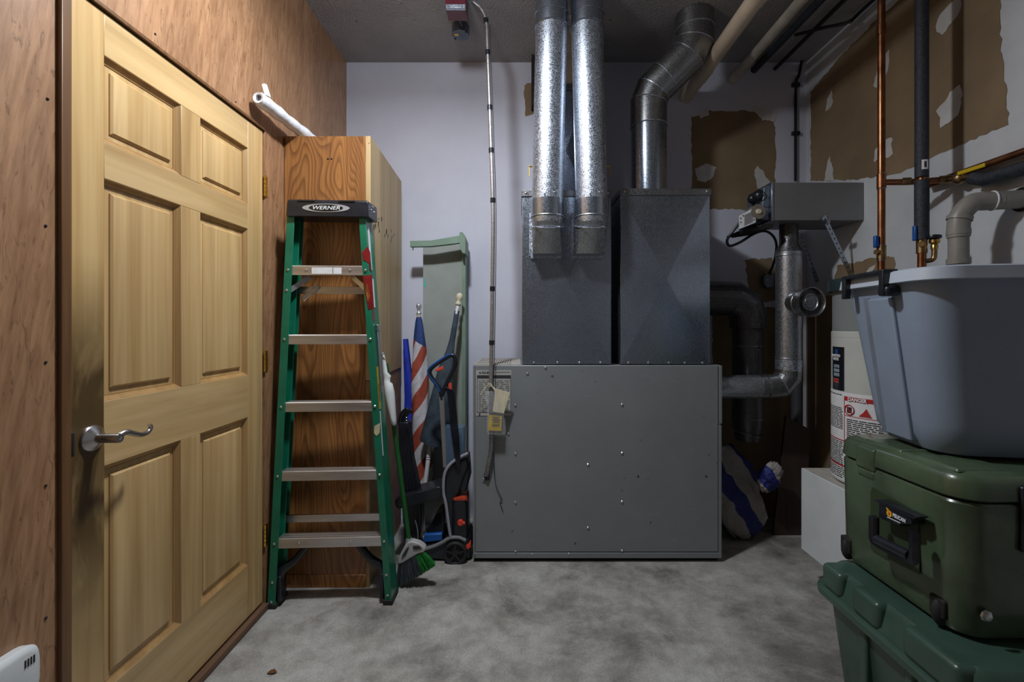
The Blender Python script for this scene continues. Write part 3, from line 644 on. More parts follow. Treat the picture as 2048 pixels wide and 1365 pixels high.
# dark duct behind
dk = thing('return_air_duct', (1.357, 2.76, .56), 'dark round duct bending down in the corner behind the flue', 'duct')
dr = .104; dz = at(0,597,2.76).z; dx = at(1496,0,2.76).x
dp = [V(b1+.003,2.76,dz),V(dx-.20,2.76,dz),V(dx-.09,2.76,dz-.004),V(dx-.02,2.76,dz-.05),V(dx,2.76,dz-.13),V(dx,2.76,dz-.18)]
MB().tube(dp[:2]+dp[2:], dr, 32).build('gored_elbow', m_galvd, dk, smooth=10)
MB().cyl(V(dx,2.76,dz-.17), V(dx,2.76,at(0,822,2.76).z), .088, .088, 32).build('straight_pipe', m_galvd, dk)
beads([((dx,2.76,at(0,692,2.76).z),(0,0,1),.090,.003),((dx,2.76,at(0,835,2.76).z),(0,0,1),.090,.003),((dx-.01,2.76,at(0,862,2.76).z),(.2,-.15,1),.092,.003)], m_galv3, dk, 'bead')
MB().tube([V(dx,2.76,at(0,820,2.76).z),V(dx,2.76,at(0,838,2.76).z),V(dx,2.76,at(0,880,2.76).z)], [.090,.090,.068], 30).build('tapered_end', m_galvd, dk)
tag(MB().cyl((1.70,2.80,0),(1.70,2.80,1.52),.032,n=20).build('drain_pipe', M('dark_grey_drain', (.05,.05,.06), .5, var=.15, sc=8)), 'dark grey vertical drain pipe in the back corner', 'pipe')
tag(MB().prism([V(1.50,2.70,0),V(1.70,2.70,0),V(1.74,2.74,.62),V(1.60,2.74,.70)], (0,.02,0)).build('leaning_board', m_brown), 'dark brown board leaning in the corner behind the heater', 'board')
# bag of salt in the corner
sb = thing('salt_bag', (1.28, 2.66, 0), 'crumpled white and blue paper sack slumped beside the furnace', 'sack')
def bagmat():
    m, t, b, tc = nt('printed_paper_sack'); o = tc.outputs['Object']
    s = t.nodes.new('ShaderNodeSeparateXYZ'); t.links.new(nmap(t, o, (1,1,1), (0,.55,0)), s.inputs[0])
    ds = t.nodes.new('ShaderNodeMath'); ds.operation = 'MULTIPLY_ADD'; ds.inputs[1].default_value = .10; t.links.new(noise(t, o, 6, 2), ds.inputs[0]); t.links.new(s.outputs['X'], ds.inputs[2])
    sc_ = t.nodes.new('ShaderNodeMath'); sc_.operation = 'MULTIPLY'; sc_.inputs[1].default_value = 5.0; t.links.new(ds.outputs[0], sc_.inputs[0])
    ff = t.nodes.new('ShaderNodeMath'); ff.operation = 'FRACT'; t.links.new(sc_.outputs[0], ff.inputs[0])
    wv = ramp(t, ff.outputs[0], [(.55, (0,0,0)), (.57, (1,1,1))])
    c = mix(t, (.36,.33,.31), (.015,.022,.17), wv)
    t.links.new(c, b.inputs['Base Color']); b.inputs['Roughness'].default_value = .5
    bump(t, b, noise(t, o, 13, 4, .6, 1.0), .9, .03); return m
def sack(c, hx, hy, h, lean, name, mat, seed):
    random.seed(seed); rings = []
    for i in range(15):
        f = i/14; k = (math.sin(math.pi*min(1,f*1.0+.02))**.38 if f < .97 else .35); k = max(k,.3)
        ring = []
        for q in range(28):
            a = 2*math.pi*q/28; w_ = 1+.10*math.sin(3*a+i*.9)+.08*math.sin(7*a-i*1.3+seed)+random.uniform(-.05,.05)
            sx = math.copysign(abs(math.cos(a))**.6, math.cos(a)); sy = math.copysign(abs(math.sin(a))**.8, math.sin(a))
            ring.append(V(c[0]+hx*k*w_*sx+lean[0]*f, c[1]+hy*k*w_*sy+lean[1]*f, c[2]+h*f+.008*math.sin(5*a+i)))
        rings.append(ring)
    return MB().loft(rings).build(name, mat, sb, smooth=60)
bm_ = bagmat()
sack((1.30,2.66,.015), .155, .075, .50, (-.06,.12), 'sack_body', bm_, 2)
sack((1.40,2.60,.30), .055, .04, .16, (.05,.0), 'folded_corner', bm_, 5)
l_ = lettering('maple', .045, V(1.36,2.562,.19), (.42,0,.9), (-.9,0,.42), m_whitep, sb) if False else None
# ------------------------------------------------------------------ ceiling pipes and wall cable
def cpipe(name, p0, p1, r, mat, label, cat, bead=None, n=24):
    o = thing(name, (p0+p1)/2, label, cat); MB().cyl(p0, p1, r, r, n).build('pipe', mat, o)
    if bead:
        for t_ in bead:
            c = p0.lerp(p1, t_); d = (p1-p0).normalized(); MB().cyl(c-d*.045, c+d*.045, r*1.12, n=n).build('coupling', mat, o)
    return o
q0 = at(1371,195,YB-.001); q1 = V(1.10,-1.0,2.80)
cp = cpipe('ceiling_pipe', q0, q1, .041, m_pvc, 'thick cream pipe running under the ceiling above the offset duct', 'pipe', (.07,.23))
cpipe('ceiling_pipe', at(1465,160,YB-.001), V(1.37,-1.0,2.84), .027, m_pvc2, 'thinner stained white pipe under the ceiling', 'pipe', (.012,))
cpipe('ceiling_pipe', at(1508,140,YB-.001), V(1.56,-1.0,2.885), .022, m_foam, 'thicker black insulated line under the ceiling', 'pipe')
cpipe('ceiling_pipe', at(1550,138,YB-.001), V(1.66,-1.0,2.90), .012, m_blk, 'thin black line under the ceiling nearest the right wall', 'pipe')
for x in (1.50,1.585): pass
ck = spline([V(1.80,.9,2.90),at(1745,2,2.35)+V(0,.0,.0),at(1700,42,2.42),at(1650,55,2.5),at(1590,70,2.62)], 8)
tag(MB().tube(ck, .009, 8).build('sagging_cable', m_blk), 'black cable sagging under the ceiling by the right wall', 'cable')
ck = [at(1605,112,2.93),at(1598,150,2.93),at(1592,170,2.935),at(1591,270,2.935),at(1591,362,2.935)]
wc = thing('corner_cable', ck[-1], 'black cable running down the back corner to the venter', 'cable')
MB().tube(spline(ck,5), .009, 8).build('cable', m_blk, wc)
for y in (170,267): MB().box(at(1586,y+2,2.926), at(1597,y-2,YB-.001)).build('cable_clip', m_blk, wc)
# ------------------------------------------------------------------ tall cabinet
CY0, CY1, CZ = 2.165, 2.85, 2.148
cxl, cxr0, cxr1 = XL+.003, -.713, -.745
cab = thing('storage_cabinet', (-.92, 2.5, 0), 'tall oak faced cabinet box behind the green ladder', 'cabinet')
MB().box((cxl,CY0,.0625),(cxr0-.022,CY0+.012,CZ)).build('oak_front', m_oak, cab, bevel=.001)
MB().box((cxl,CY0-.004,.0),(cxr0-.022,CY0+.016,.062)).build('bottom_rail', m_oak, cab, bevel=.003)
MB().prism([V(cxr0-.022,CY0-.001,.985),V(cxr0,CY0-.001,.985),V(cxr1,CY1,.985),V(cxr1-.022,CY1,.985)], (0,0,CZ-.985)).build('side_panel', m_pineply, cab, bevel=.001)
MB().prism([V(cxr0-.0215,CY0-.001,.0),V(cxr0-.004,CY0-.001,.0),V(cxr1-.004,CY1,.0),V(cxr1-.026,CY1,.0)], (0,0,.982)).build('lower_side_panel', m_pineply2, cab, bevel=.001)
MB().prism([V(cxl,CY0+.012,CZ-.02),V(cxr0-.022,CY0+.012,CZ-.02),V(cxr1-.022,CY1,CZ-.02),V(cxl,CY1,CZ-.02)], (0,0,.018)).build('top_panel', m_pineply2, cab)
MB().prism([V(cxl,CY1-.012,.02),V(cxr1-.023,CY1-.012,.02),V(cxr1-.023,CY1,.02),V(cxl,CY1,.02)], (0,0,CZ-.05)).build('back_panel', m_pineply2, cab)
MB().prism([at(735,273,CY0-.001),at(741,273,CY0-.001),at(741,285,CY0-.001),at(737,288,CY0-.001)], (0,-.002,0)).build('chipped_corner', m_pineply, cab)
screws([at(656,318,CY0),at(663,318,CY0)], (0,-1,0), .0045, cab, m_dark, 'bolt_hole')
random.seed(11)
kn = MB()
for k in range(26):
    px = 746+random.random()*52; py = 430+(px-746)*1.2+random.uniform(-12,22)
    f = (px-746)/55; Y = CY0+.03+f*(CY1-CY0-.06); x = cxr0+(cxr1-cxr0)*f
    z = CAMZ-(py-VY)/FPX*Y; s_ = random.uniform(.003,.007)
    kn.obox((x-.0002,Y,z), (.0009,0,0), (0,s_,0), (0,0,s_*1.6))
kn.build('nail_stains', m_brown, cab)
# roll of plastic film lying on the cabinet
rl = thing('plastic_film_roll', (-1.05, 2.2, CZ), 'white plastic wrapped roll poking over the cabinet top', 'roll')
ra, rb_ = V(-1.080,1.885,2.186), V(-1.025,2.72,2.181)
prf = [(.0275+.0022*math.sin(i*1.9)+.0015*math.sin(i*.7)) for i in range(28)]
MB().tube([ra.lerp(rb_, i/27) for i in range(28)], prf, 20).build('wrapped_roll', m_plastic_f, rl, smooth=70)
dr_ = (rb_-ra).normalized()
MB().lathe([(.027,.0),(.022,-.012),(.014,-.010),(.012,.01),(.0005,.012)], ra, dr_, 20).build('open_end', m_plastic_f, rl)
MB().ring(ra-dr_*.004, dr_, .010, .002, 16).build('core_ring', m_greyink, rl)
MB().prism([ra+V(.020,0,.020),ra+V(.030,.01,.018),ra+V(.022,-.005,.062),ra+V(.014,-.01,.055)], (.004,.012,0)).build('loose_flap', m_plastic_f, rl)
# ------------------------------------------------------------------ ladder
lad = thing('step_ladder', (-.84, 2.06, 0), 'green fibreglass step ladder with aluminium steps and black cap', 'ladder')
LZT = 1.74
def LX(z, side):
    t = z/LZT; return (-1.114+( -1.040+1.114)*t) if side < 0 else (-.573+(-.697+.573)*t)
def LY(z, x): return 2.0+.022*(z/LZT)+.028*(x+1.114)/.545
def rail(side, dy, depth, fl, name, mat=m_green, z0=.012, z1=LZT+.01):
    rings = []
    for z in (z0, z1):
        xo = LX(z, side); Y = LY(z, xo)+dy; s = -side       # s : direction toward the inside
        t = .006
        pr = [(0,0),(fl,0),(fl,t),(t,t),(t,depth-t),(fl,depth-t),(fl,depth),(0,depth)]
        rings.append([V(xo+s*a, Y+b, z) for a, b in pr])
    return MB().loft(rings).build(name, mat, lad, bevel=.0012)
fr_l = rail(-1, 0, .058, .034, 'front_rail'); fr_r = rail(1, 0, .058, .030, 'front_rail')
rail(-1, .063, .036, .030, 'rear_rail', z0=.02); rail(1, .063, .036, .026, 'rear_rail', z0=.02)
for side in (-1,1):
    for dy, dep in ((0,.054),(.064,.034)):
        x = LX(0, side); Y = LY(0, x)+dy; s = -side
        xa, xb = sorted((x-s*.003, x+s*.040)); MB().box((xa,Y-.004,0),(xb,Y+dep+.003,.022)).build('foot', m_rub, lad, bevel=.003)
for i, zc in enumerate((1.494,1.185,.885,.580,.284)):
    xl, xr = LX(zc,-1)+.033, LX(zc,1)-.029
    def pt(x, dy, z): return V(x, LY(z, x)+dy, z)
    rings = []
    for x in (xl-.004, xr+.004):
        prof = [(.002,-.022),(.002,.017),(.006,.021),(.020,.021),(.022,.0185),(.026,.0185),(.028,.021),(.046,.021),(.048,.0185),(.052,.0185),(.054,.021),(.074,.021),(.076,.019),(.076,-.018),(.073,-.018),(.073,.017),(.006,.017),(.005,-.022)]
        rings.append([pt(x, a*.74+.001, zc+b) for a, b in prof])
    st = MB().loft(rings).build('step', m_alu, lad, smooth=30)
    screws([pt(LX(zc,-1)+.017,-.0005,zc), pt(LX(zc,1)-.015,-.0005,zc)], (0,-1,0), .0065, lad, m_steel, 'rivet')
    if i in (0,4): screws([pt(xl+(xr-xl)*.2,.002,zc),pt(xl+(xr-xl)*(.82 if i==0 else .7),.002,zc)], (0,-1,0), .006, st, m_steel, 'rivet')
    if i == 0:
        for (a,b) in ((.28,.57),(.585,.70)):
            xa, xb = xl+(xr-xl)*a, xl+(xr-xl)*b
            MB().add([pt(xa,.0022,zc-.017),pt(xb,.0022,zc-.017),pt(xb,.0022,zc+.012),pt(xa,.0022,zc+.012)],[(0,1,2,3)]).prism([pt(xa,.0005,zc-.017),pt(xb,.0005,zc-.017),pt(xb,.0005,zc+.012),pt(xa,.0005,zc+.012)],(0,.002,0)).build('worn_sticker', m_whitep, st)
zr = [1.385,.055]
def lp_(x, dy, z): return V(x, LY(z,x)+dy, z)
for z in (1.410,.36):      # horizontals of the rear section
    MB().beam(lp_(LX(z,-1)+.01,.082,z), lp_(LX(z,1)-.01,.082,z), .012, .034).build('rear_crossbar', m_alu, lad, bevel=.001)
for s, xa in ((-1, LX(1.40,-1)+.02),(1, LX(1.40,1)-.02)):
    d_ = -s
    MB().beam(lp_(xa,.02,1.405), lp_(xa+d_*.075,.05,1.468), .004, .022).build('step_brace', m_alu, lad)
MB().beam(lp_(LX(1.36,-1)+.055,.065,1.365), lp_(LX(1.36,-1)+.125,.072,1.43), .008, .022).build('step_brace', m_alu, lad, bevel=.002)
screws([lp_(LX(1.40,-1)+.016,-.0005,1.403)]+[lp_(LX(z,-1)+.017,-.0005,z) for z in (.115,.03)]+[lp_(LX(z,1)-.015,-.0005,z) for z in (.135,.045)], (0,-1,0), .0065, lad, m_steel, 'rivet')
for s in (-1,1):           # black plastic knee braces
    x0 = LX(.15,s)-s*.028; d_ = -s
    pts = spline([lp_(x0,.035,.115), lp_(x0+d_*.018,.035,.155), lp_(x0+d_*.07,.035,.195), lp_(x0+d_*.125,.035,.262)], 6)
    MB().tube(pts, [.022-.006*i/len(pts) for i in range(len(pts))], 12).build('knee_brace', m_blk, lad)
    MB().box(lp_(min(x0,x0+d_*.02),.01,.02), lp_(max(x0,x0+d_*.02),.06,.135)).build('foot_bracket', m_blk, lad, bevel=.005)
# spreader bars along the right and left rails
for s, ztop, zbt in ((1,1.235,.94),(-1,1.23,1.02)):
    sp_ = MB().beam(lp_(LX(ztop,s)+s*.006,.045,ztop), lp_(LX(zbt,s)+s*.006,.050,zbt), .004, .016, (0,1,0)).beam(lp_(LX(ztop,s)+s*.006,.066,ztop), lp_(LX(zbt+.03,s)+s*.006,.072,zbt+.03), .004, .012, (0,1,0)).build('spreader_bar', m_alu, lad)
    MB().box(lp_(LX(ztop,s)+min(0,s*.012),.035,ztop-.012), lp_(LX(ztop,s)+max(0,s*.012),.078,ztop+.016)).build('spreader_bracket', m_steel, lad, bevel=.002)
# stickers on the outer face of the right front rail
def web(z0, z1, d0, d1, mat, name, sk=0, jagz=0):
    P = [(d0,z0),(d1,z0+sk),(d1,z1+sk),(d0,z1)]
    q = [V(LX(z,1)+.0008, LY(z,LX(z,1))+d, z) for d, z in P]; MB().prism(q, (.0012,0,0)).build(name, mat, lad)
web(1.50,1.69,.018,.042,m_whitep,'rail_label'); web(1.33,1.46,.034,.050,m_whitep,'rail_label'); web(.66,.86,.012,.022,m_whitep,'rail_label')
web(.87,1.06,.008,.032,m_yel,'warning_label'); web(.90,.985,.016,.026,m_ink,'warning_print')
web(1.50,1.585,.0,.030,m_red,'red_tape',-.01); web(1.27,1.455,.0,.030,m_red,'red_tape',.0)
def front_tape(px, mat, name): MB().prism([V(p.x, LY(p.z,p.x)-.0012, p.z) for p in (at(x,y,2.04) for x,y in px)], (0,.0012,0)).build(name, mat, lad)
front_tape([(724,505),(735,493),(740,505),(740,528),(726,520)], m_red, 'red_tape')
front_tape([(725,552),(744,550),(746,590),(748,617),(737,620),(730,585)], m_red, 'red_tape')
front_tape([(729,570),(736,568),(740,592),(736,604),(732,590)], M('orange_residue', (.45,.16,.03), .5, var=.3, sc=40), 'tape_residue')
front_tape([(750,852),(761,846),(760,866),(754,872),(749,866)], M('peeled_paint', (.55,.50,.30), .6), 'peeled_spot')
# cap
cz0, cz1 = 1.730, 1.806
cxa, cxb = -1.030, -.681
cp_ = MB()
def capring(z, g): return [V(cxa-g, 2.012-g, z), V(cxb+g, 2.030-g, z), V(cxb+g+.004, 2.142, z), V(cxa-g+.004, 2.130, z)]
capo = MB().loft([capring(cz0,.004),capring(cz0+.06,.002),capring(cz1-.004,0),capring(cz1,-.006)]).build('top_cap', m_blk, lad, bevel=.003)
fdir = (V(cxb,2.030,0)-V(cxa,2.012,0)).normalized(); cc = V((cxa+cxb)/2-.006,2.0175,1.768)
def ell(a, b, k=40): return [cc+fdir*a*math.cos(2*math.pi*i/k)+V(0,-.0022,b*math.sin(2*math.pi*i/k)) for i in range(k)]
MB().prism(ell(.103,.0185), (0,.003,0)).build('oval_badge', m_silver, capo)
MB().prism([p-V(0,.0008,0) for p in ell(.074,.0155)], (0,.002,0)).build('oval_badge_centre', m_blkg, capo)
lettering('WERNER', .023, cc+V(0,-.0034,-.0005), fdir, (0,0,1), m_whitep, capo, bold=.0002, width=.118, shear=.25)
for (a,b) in ((-.125,-.05),(.055,.125)):
    c0, c1 = cc+fdir*a, cc+fdir*b; MB().prism([V(c0.x,c0.y-.0025,1.797),V(c1.x,c1.y-.0025,1.797),V(c1.x,c1.y-.0025,1.803),V(c0.x,c0.y-.0025,1.803)], (0,.002,0)).build('cap_slot', m_dark, capo)
screws([V(cxb+.0055,2.060+.022*k,1.77+.018*(k%2)) for k in range(3)], (1,0,0), .0045, capo, m_steel, 'rivet')
# ------------------------------------------------------------------ sage green shelf unit stood against the wall
sh = thing('green_shelf', (-.48, 2.86, 0), 'sage green painted shelf unit standing on end against the wall', 'shelf')
Y = 2.86
MB().box((at(846,0,Y).x,Y,0),(at(926,0,Y).x,Y+.02,at(0,490,Y).z)).build('long_board', m_sage, sh, bevel=.002)
MB().box((at(926,0,Y).x,Y-.055,0),(at(933,0,Y).x,Y+.02,at(0,492,Y).z)).build('edge_board', m_sage2, sh, bevel=.002)
Yc = 2.74
MB().pxprism([(820,482),(862,481),(920,471),(924,486),(863,493),(820,494)], Yc, Yc+.035).build('end_board', m_sage2, sh, bevel=.002)
MB().pxprism([(919,465),(925,464),(931,478),(931,508),(924,506),(919,492)], Yc-.012, Y+.02).build('end_cleat', m_sage2, sh, bevel=.002)
MB().cyl(at(826,494,Yc+.02), at(826,501,Yc+.02), .003, n=6).build('bent_nail', m_ink, sh)
MB().prism([at(x,y,Y-.001) for x,y in ((846,556),(849,556),(853,574),(843.5+2.5,572),(846,569),(850,569))], (0,.001,0)).build('chalk_mark', M('teal_chalk', (.06,.50,.42), .7), sh)
# ------------------------------------------------------------------ flags
def uvlathe(n, m):
    def f(me):
        ul = me.uv_layers.new(name='UVMap')
        for p in me.polygons:
            idx = [me.loops[l].vertex_index for l in p.loop_indices]
            qs = [i % n for i in idx]; wrap = (max(qs)-min(qs)) > n/2
            for l, i in zip(p.loop_indices, idx):
                q = i % n
                if wrap and q < n/2: q += n
                ul.data[l].uv = (q/n, (i//n)/(m-1))
    return f
def flagmat():
    m, t, b, tc = nt('flag_cloth'); s = t.nodes.new('ShaderNodeSeparateXYZ'); t.links.new(tc.outputs['UV'], s.inputs[0])
    a = t.nodes.new('ShaderNodeMath'); a.operation = 'MULTIPLY_ADD'; a.inputs[1].default_value = 5.0; t.links.new(s.outputs[1], a.inputs[0])
    k = t.nodes.new('ShaderNodeMath'); k.operation = 'MULTIPLY'; k.inputs[1].default_value = -2.0; t.links.new(s.outputs[0], k.inputs[0]); t.links.new(k.outputs[0], a.inputs[2])
    fr = t.nodes.new('ShaderNodeMath'); fr.operation = 'FRACT'; t.links.new(a.outputs[0], fr.inputs[0])
    st = ramp(t, fr.outputs[0], [(0, (.36,.065,.035)), (.5, (.58,.56,.60))]); st.node.color_ramp.interpolation = 'CONSTANT'
    lim = t.nodes.new('ShaderNodeMath'); lim.operation = 'MULTIPLY_ADD'; lim.inputs[1].default_value = .12; t.links.new(s.outputs[0], lim.inputs[0]); t.links.new(s.outputs[1], lim.inputs[2])
    bl = ramp(t, lim.outputs[0], [(0, (0,0,0)), (.945, (1,1,1))]); bl.node.color_ramp.interpolation = 'CONSTANT'
    c = mix(t, st, (.02,.05,.20), bl)
    c = mix(t, c, ramp(t, noise(t, tc.outputs['Object'], 30, 4), [(.3, (.75,.75,.75)), (.6, (1,1,1))]), 1.0, 'MULTIPLY')
    t.links.new(c, b.inputs['Base Color']); b.inputs['Roughness'].default_value = .75
    bump(t, b, noise(t, tc.outputs['Object'], 60, 3), .3, .005); return m
f1 = thing('rolled_flag', at(846,985,2.55), 'rolled flag with red and white stripes and silver finial', 'flag')
a_, b_ = at(838,635,2.79), at(845,995,2.755)
ax = (a_-b_); L = ax.length; prof = []
mm = 60
for i in range(mm):
    f = i/(mm-1); wv_ = .062*(1-f)**.62+.016
    if f < .06: wv_ *= .55+f*7.5
    prof.append((min(wv_, .060), f*L))
MB().lathe(prof, b_, ax, 40, rad=lambda a,h: 1+.10*math.sin(2*a+h*9)+.05*math.sin(5*a-h*14)).build('striped_cloth', flagmat(), f1, uv=uvlathe(40,mm), smooth=70)
d_ = ax.normalized()
MB().lathe([(.011,-.02),(.011,.0),(.013,.004),(.013,.018),(.010,.02)], a_, d_, 16).build('ferrule', m_cream, f1)
MB().lathe([(.014,.018),(.0155,.022),(.0155,.027),(.010,.032),(.009,.044),(.013,.055),(.0165,.066),(.0165,.076),(.010,.087),(.001,.089)], a_, d_, 18).build('finial', m_silver, f1, smooth=50)
low = b_-d_*((b_.z-.005)/d_.z); MB().cyl(low, b_, .012, n=12).build('pole', m_silver, f1)
f2 = thing('wrapped_flag', at(860,900,2.5), 'slate blue flag wrapped around a white pole with ball finial', 'flag')
a_, b_ = at(914,622,2.72), at(866,886,2.645)
mid = a_.lerp(b_,.55)+V(-.004,-.01,0)
path = spline([a_, a_.lerp(b_,.3)+V(.004,0,0), mid, b_], 10)
rad_ = []
for i in range(len(path)):
    f = i/(len(path)-1); rad_.append(.0145+.010*f+.092*max(0,(f-.25))**1.15)
cl_ = MB(); rings=[]
for i, c in enumerate(path):
    f = i/(len(path)-1); rr_ = rad_[i]*(1 if f < .97 else .94); sh_ = V(.035*max(0,f-.55),0,0)
    rings.append([c+sh_+V(rr_*math.cos(2*math.pi*q/32)*(1+.07*math.sin(5*2*math.pi*q/32+i*.35)), .62*rr_*math.sin(2*math.pi*q/32), .012*math.sin(2*math.pi*q/32*2+1.2)*f) for q in range(32)])
cl_.loft(rings).build('blue_cloth', m_navy, f2, smooth=70)
d_ = (a_-b_).normalized()
MB().cyl(a_-d_*.02, a_+d_*.035, .0105, n=14).build('pole_tip', m_whitep, f2)
MB().lathe([(.014,.033),(.018,.037),(.018,.046),(.013,.052),(.011,.060),(.017,.070),(.0205,.083),(.019,.096),(.011,.106),(.001,.109)], a_, d_, 18).build('finial', m_cream, f2, smooth=50)
pe = at(848,990,2.64); pb = b_+V(-.012,0,.03)
MB().tube([pb, pe], [.0135,.0125], 16).build('pole', m_whitep, f2); dq = (pe-pb).normalized()
MB().tube([pe, pe+dq*(pe.z/abs(dq.z))*.98], .011, 12).build('lower_pole', m_silver, f2)
for k in (.33,.37): MB().ring(pb.lerp(pe,k), dq, .0138, .0015, 16).build('pole_joint', m_silver, f2)
random.seed(5)
bt = MB().loft([[V(x+.010*math.sin(z*9+j), y, z) for j,(x,y) in enumerate(pr)] for z, pr in
      ((.0,[(-.735,2.85),(-.70,2.83),(-.652,2.85),(-.67,2.90),(-.73,2.90)]),(.45,[(-.735,2.85),(-.70,2.83),(-.655,2.85),(-.67,2.90),(-.73,2.90)]),(.80,[(-.735,2.86),(-.70,2.84),(-.668,2.86),(-.68,2.91),(-.73,2.91)]),(1.16,[(-.735,2.88),(-.73,2.875),(-.722,2.88),(-.725,2.91),(-.735,2.91)]))])
tag(bt.build('blue_banner', m_bluef, smooth=60), 'bright blue folded cloth between the cabinet and striped flag', 'cloth')
# ------------------------------------------------------------------ broom
br = thing('angle_broom', at(830,1165,2.15), 'angled broom with green handle and grey and green bristles', 'broom')
hb, ht = at(818,1082,2.165), at(772,728,2.25)
MB().cyl(hb, ht, .0115, n=14).build('handle', M('broom_green', (.008,.085,.016), .35, var=.1, sc=9, coat=.3), br)
MB().tube([hb+V(0,0,.012), hb-V(.002,0,.018)], [.014,.017], 14).build('handle_socket', m_silver, br)
hp = [(815,1086),(824,1084),(838,1088),(848,1095),(851,1101),(847,1106),(836,1109),(820,1118),(806,1127),(797,1130),(794,1126),(800,1110),(808,1095)]
hd = MB().pxprism(hp, 2.145, 2.185).build('brush_head', M('broom_head_grey', (.42,.40,.40), .4, var=.08, sc=12), br, bevel=.006, seg=3)
MB().pxprism([(813,1098),(818,1095),(812,1110),(803,1119),(805,1111)], 2.142, 2.146).build('head_slot', m_ink, hd)
MB().pxprism([(826,1093),(838,1093),(843,1098),(834,1100),(826,1100)], 2.142, 2.146).build('head_slot', m_ink, hd)
def bristles(u0, u1, cnt, mat, name, seed):
    random.seed(seed); b_m = MB()
    for k in range(cnt):
        u = u0+(u1-u0)*random.random(); y_ = random.uniform(2.148,2.182)
        top_ = V(797+53*u, 1127-22*u, 0); bx = 793+78*u+random.uniform(-1,1); by = 1181-50*u-14*math.sin(u*3.1)*0+random.uniform(-5,2)
        p0 = at(top_.x, top_.y, y_); p1 = at(bx, by, y_+random.uniform(-.006,.012)); p1.z = max(p1.z, .004)
        b_m.tube([p0, p0.lerp(p1,.5)+V(random.uniform(-.002,.002),0,0), p1], [.0018,.0018,.0012], 4)
    o = b_m.build(name, mat, br); o['kind'] = 'stuff'
bristles(0,.66,420,M('grey_bristles', (.05,.062,.072), .5, var=.3, sc=60),'grey_bristles',1)
bristles(.62,1,260,M('green_bristles', (.012,.22,.03), .45, var=.3, sc=60),'green_bristles',2)
# white duster hanging between ladder and cabinet
du = thing('white_hand_duster', at(779,848,2.19), 'white plastic hand duster hanging upright beside the ladder', 'duster')
def silo(rows, Y, d, name, mat, par, sm=60):
    rings = []
    for (y, xl, xr, k) in rows:
        a, b = at(xl,y,Y), at(xr,y,Y); cx=(a.x+b.x)/2; hx=(b.x-a.x)/2
        rings.append([V(cx+hx*math.cos(2*math.pi*q/24), Y+d*k*math.sin(2*math.pi*q/24), a.z) for q in range(24)])
    return MB().loft(rings).build(name, mat, par, smooth=sm)
silo([(706,764,768,.3),(720,765,771,.4),(745,766,775,.5),(752,767,782,.5),(757,768,781,.5),(764,768,780,.6),(768,768,785,.8),(785,769,789,1),(815,775,791,1),(838,781,792.5,.9),(848,783,793,.8),(851,786,792,.5)], 2.19, .022, 'body', m_plastic_w, du)
MB().tube(spline([at(763,714,2.19),at(765,710,2.175),at(770,706,2.17)],5), .003, 6).build('hook', m_steel, du)
# ------------------------------------------------------------------ black stick vacuum
sv = thing('stick_vacuum', at(840,1080,2.42), 'black upright vacuum with ribbed body behind the broom', 'vacuum cleaner')
MB().pxprism([(796,845),(817,845),(824,920),(838,985),(806,990),(799,930)], 2.40, 2.47).build('ribbed_body', m_blkg, sv, bevel=.008, seg=3)
rbm = MB()
for k in range(4): rbm.tube([at(801+k*5,858,2.398),at(812+k*7,980,2.398)], .0035, 6)
rbm.build('body_ribs', m_blkg, sv)
for (o_) in (0, 9): MB().tube(spline([at(800+o_,850,2.42),at(801+o_,838,2.415),at(806+o_,826,2.41),at(816+o_,818+o_*.3,2.41)],6), [.012,.0125,.013]*6+[.011], 10).build('hook_grip', m_blkg, sv)
screws([at(813,y,2.404) for y in (836,842,848,853)], (0,-1,0), .004, sv, m_steel)
MB().pxprism([(789,1003),(800,992),(840,984),(872,975),(880,974),(883,982),(882,994),(876,1000),(830,1012),(796,1020),(790,1012)], 2.36, 2.50).build('floor_head', m_blk, sv, bevel=.008, seg=3)
MB().pxprism([(806,1010),(842,1004),(842,1050),(840,1072),(838,1105),(808,1105)], 2.43, 2.53).build('lower_body', m_blk, sv, bevel=.01)
MB().tube(spline([at(830,1040,2.40),at(835,1060,2.40),at(836,1078,2.40)],5), .003, 6).build('cord', m_greyink, sv)
# ------------------------------------------------------------------ carpet cleaner
cc_ = thing('carpet_cleaner', at(900,1125,2.42), 'black upright carpet cleaner with blue edged loop handle', 'vacuum cleaner')
YC = 2.40
MB().pxprism([(842,1100),(846,1090),(884,1084),(905,1070),(925,1070),(938,1080),(942,1100),(940,1118),(900,1122),(850,1118)], YC, YC+.19).build('base', m_blk, cc_, bevel=.012, seg=3)
MB().tube(spline([at(848,1099,YC-.004),at(866,1094,YC-.004),(at(884,1086,YC-.004)),at(900,1077,YC-.004),at(918,1076,YC-.004),at(931,1082,YC-.004)],6), .010, 8).build('base_trim', m_greyink, cc_)
MB().pxprism([(845,1086),(848,1071),(884,1068),(884,1082)], YC-.003, YC+.17).build('blue_nozzle', m_blue, cc_, bevel=.004)
MB().pxprism([(850,1070),(872,1032),(887,1024),(890,1068)], YC+.02, YC+.17).build('nozzle_cover', m_blkg, cc_, bevel=.01)
wh = at(911,1106,YC-.01)
w_ = MB().lathe([(.0005,-.006),(.012,-.008),(.016,.002),(.044,.004),(.048,-.006),(.056,-.008),(.0605,-.002),(.0605,.025),(.0005,.026)], wh+V(0,-.012,0), (0,1,0), 32).build('wheel', m_rub, cc_, smooth=35)
sp = MB()
for k in range(5):
    a = 2*math.pi*k/5+.3; sp.beam(wh+V(0,-.014,0)+V(math.cos(a),0,math.sin(a))*.012, wh+V(0,-.013,0)+V(math.cos(a),0,math.sin(a))*.047, .012, .009, (0,1,0))
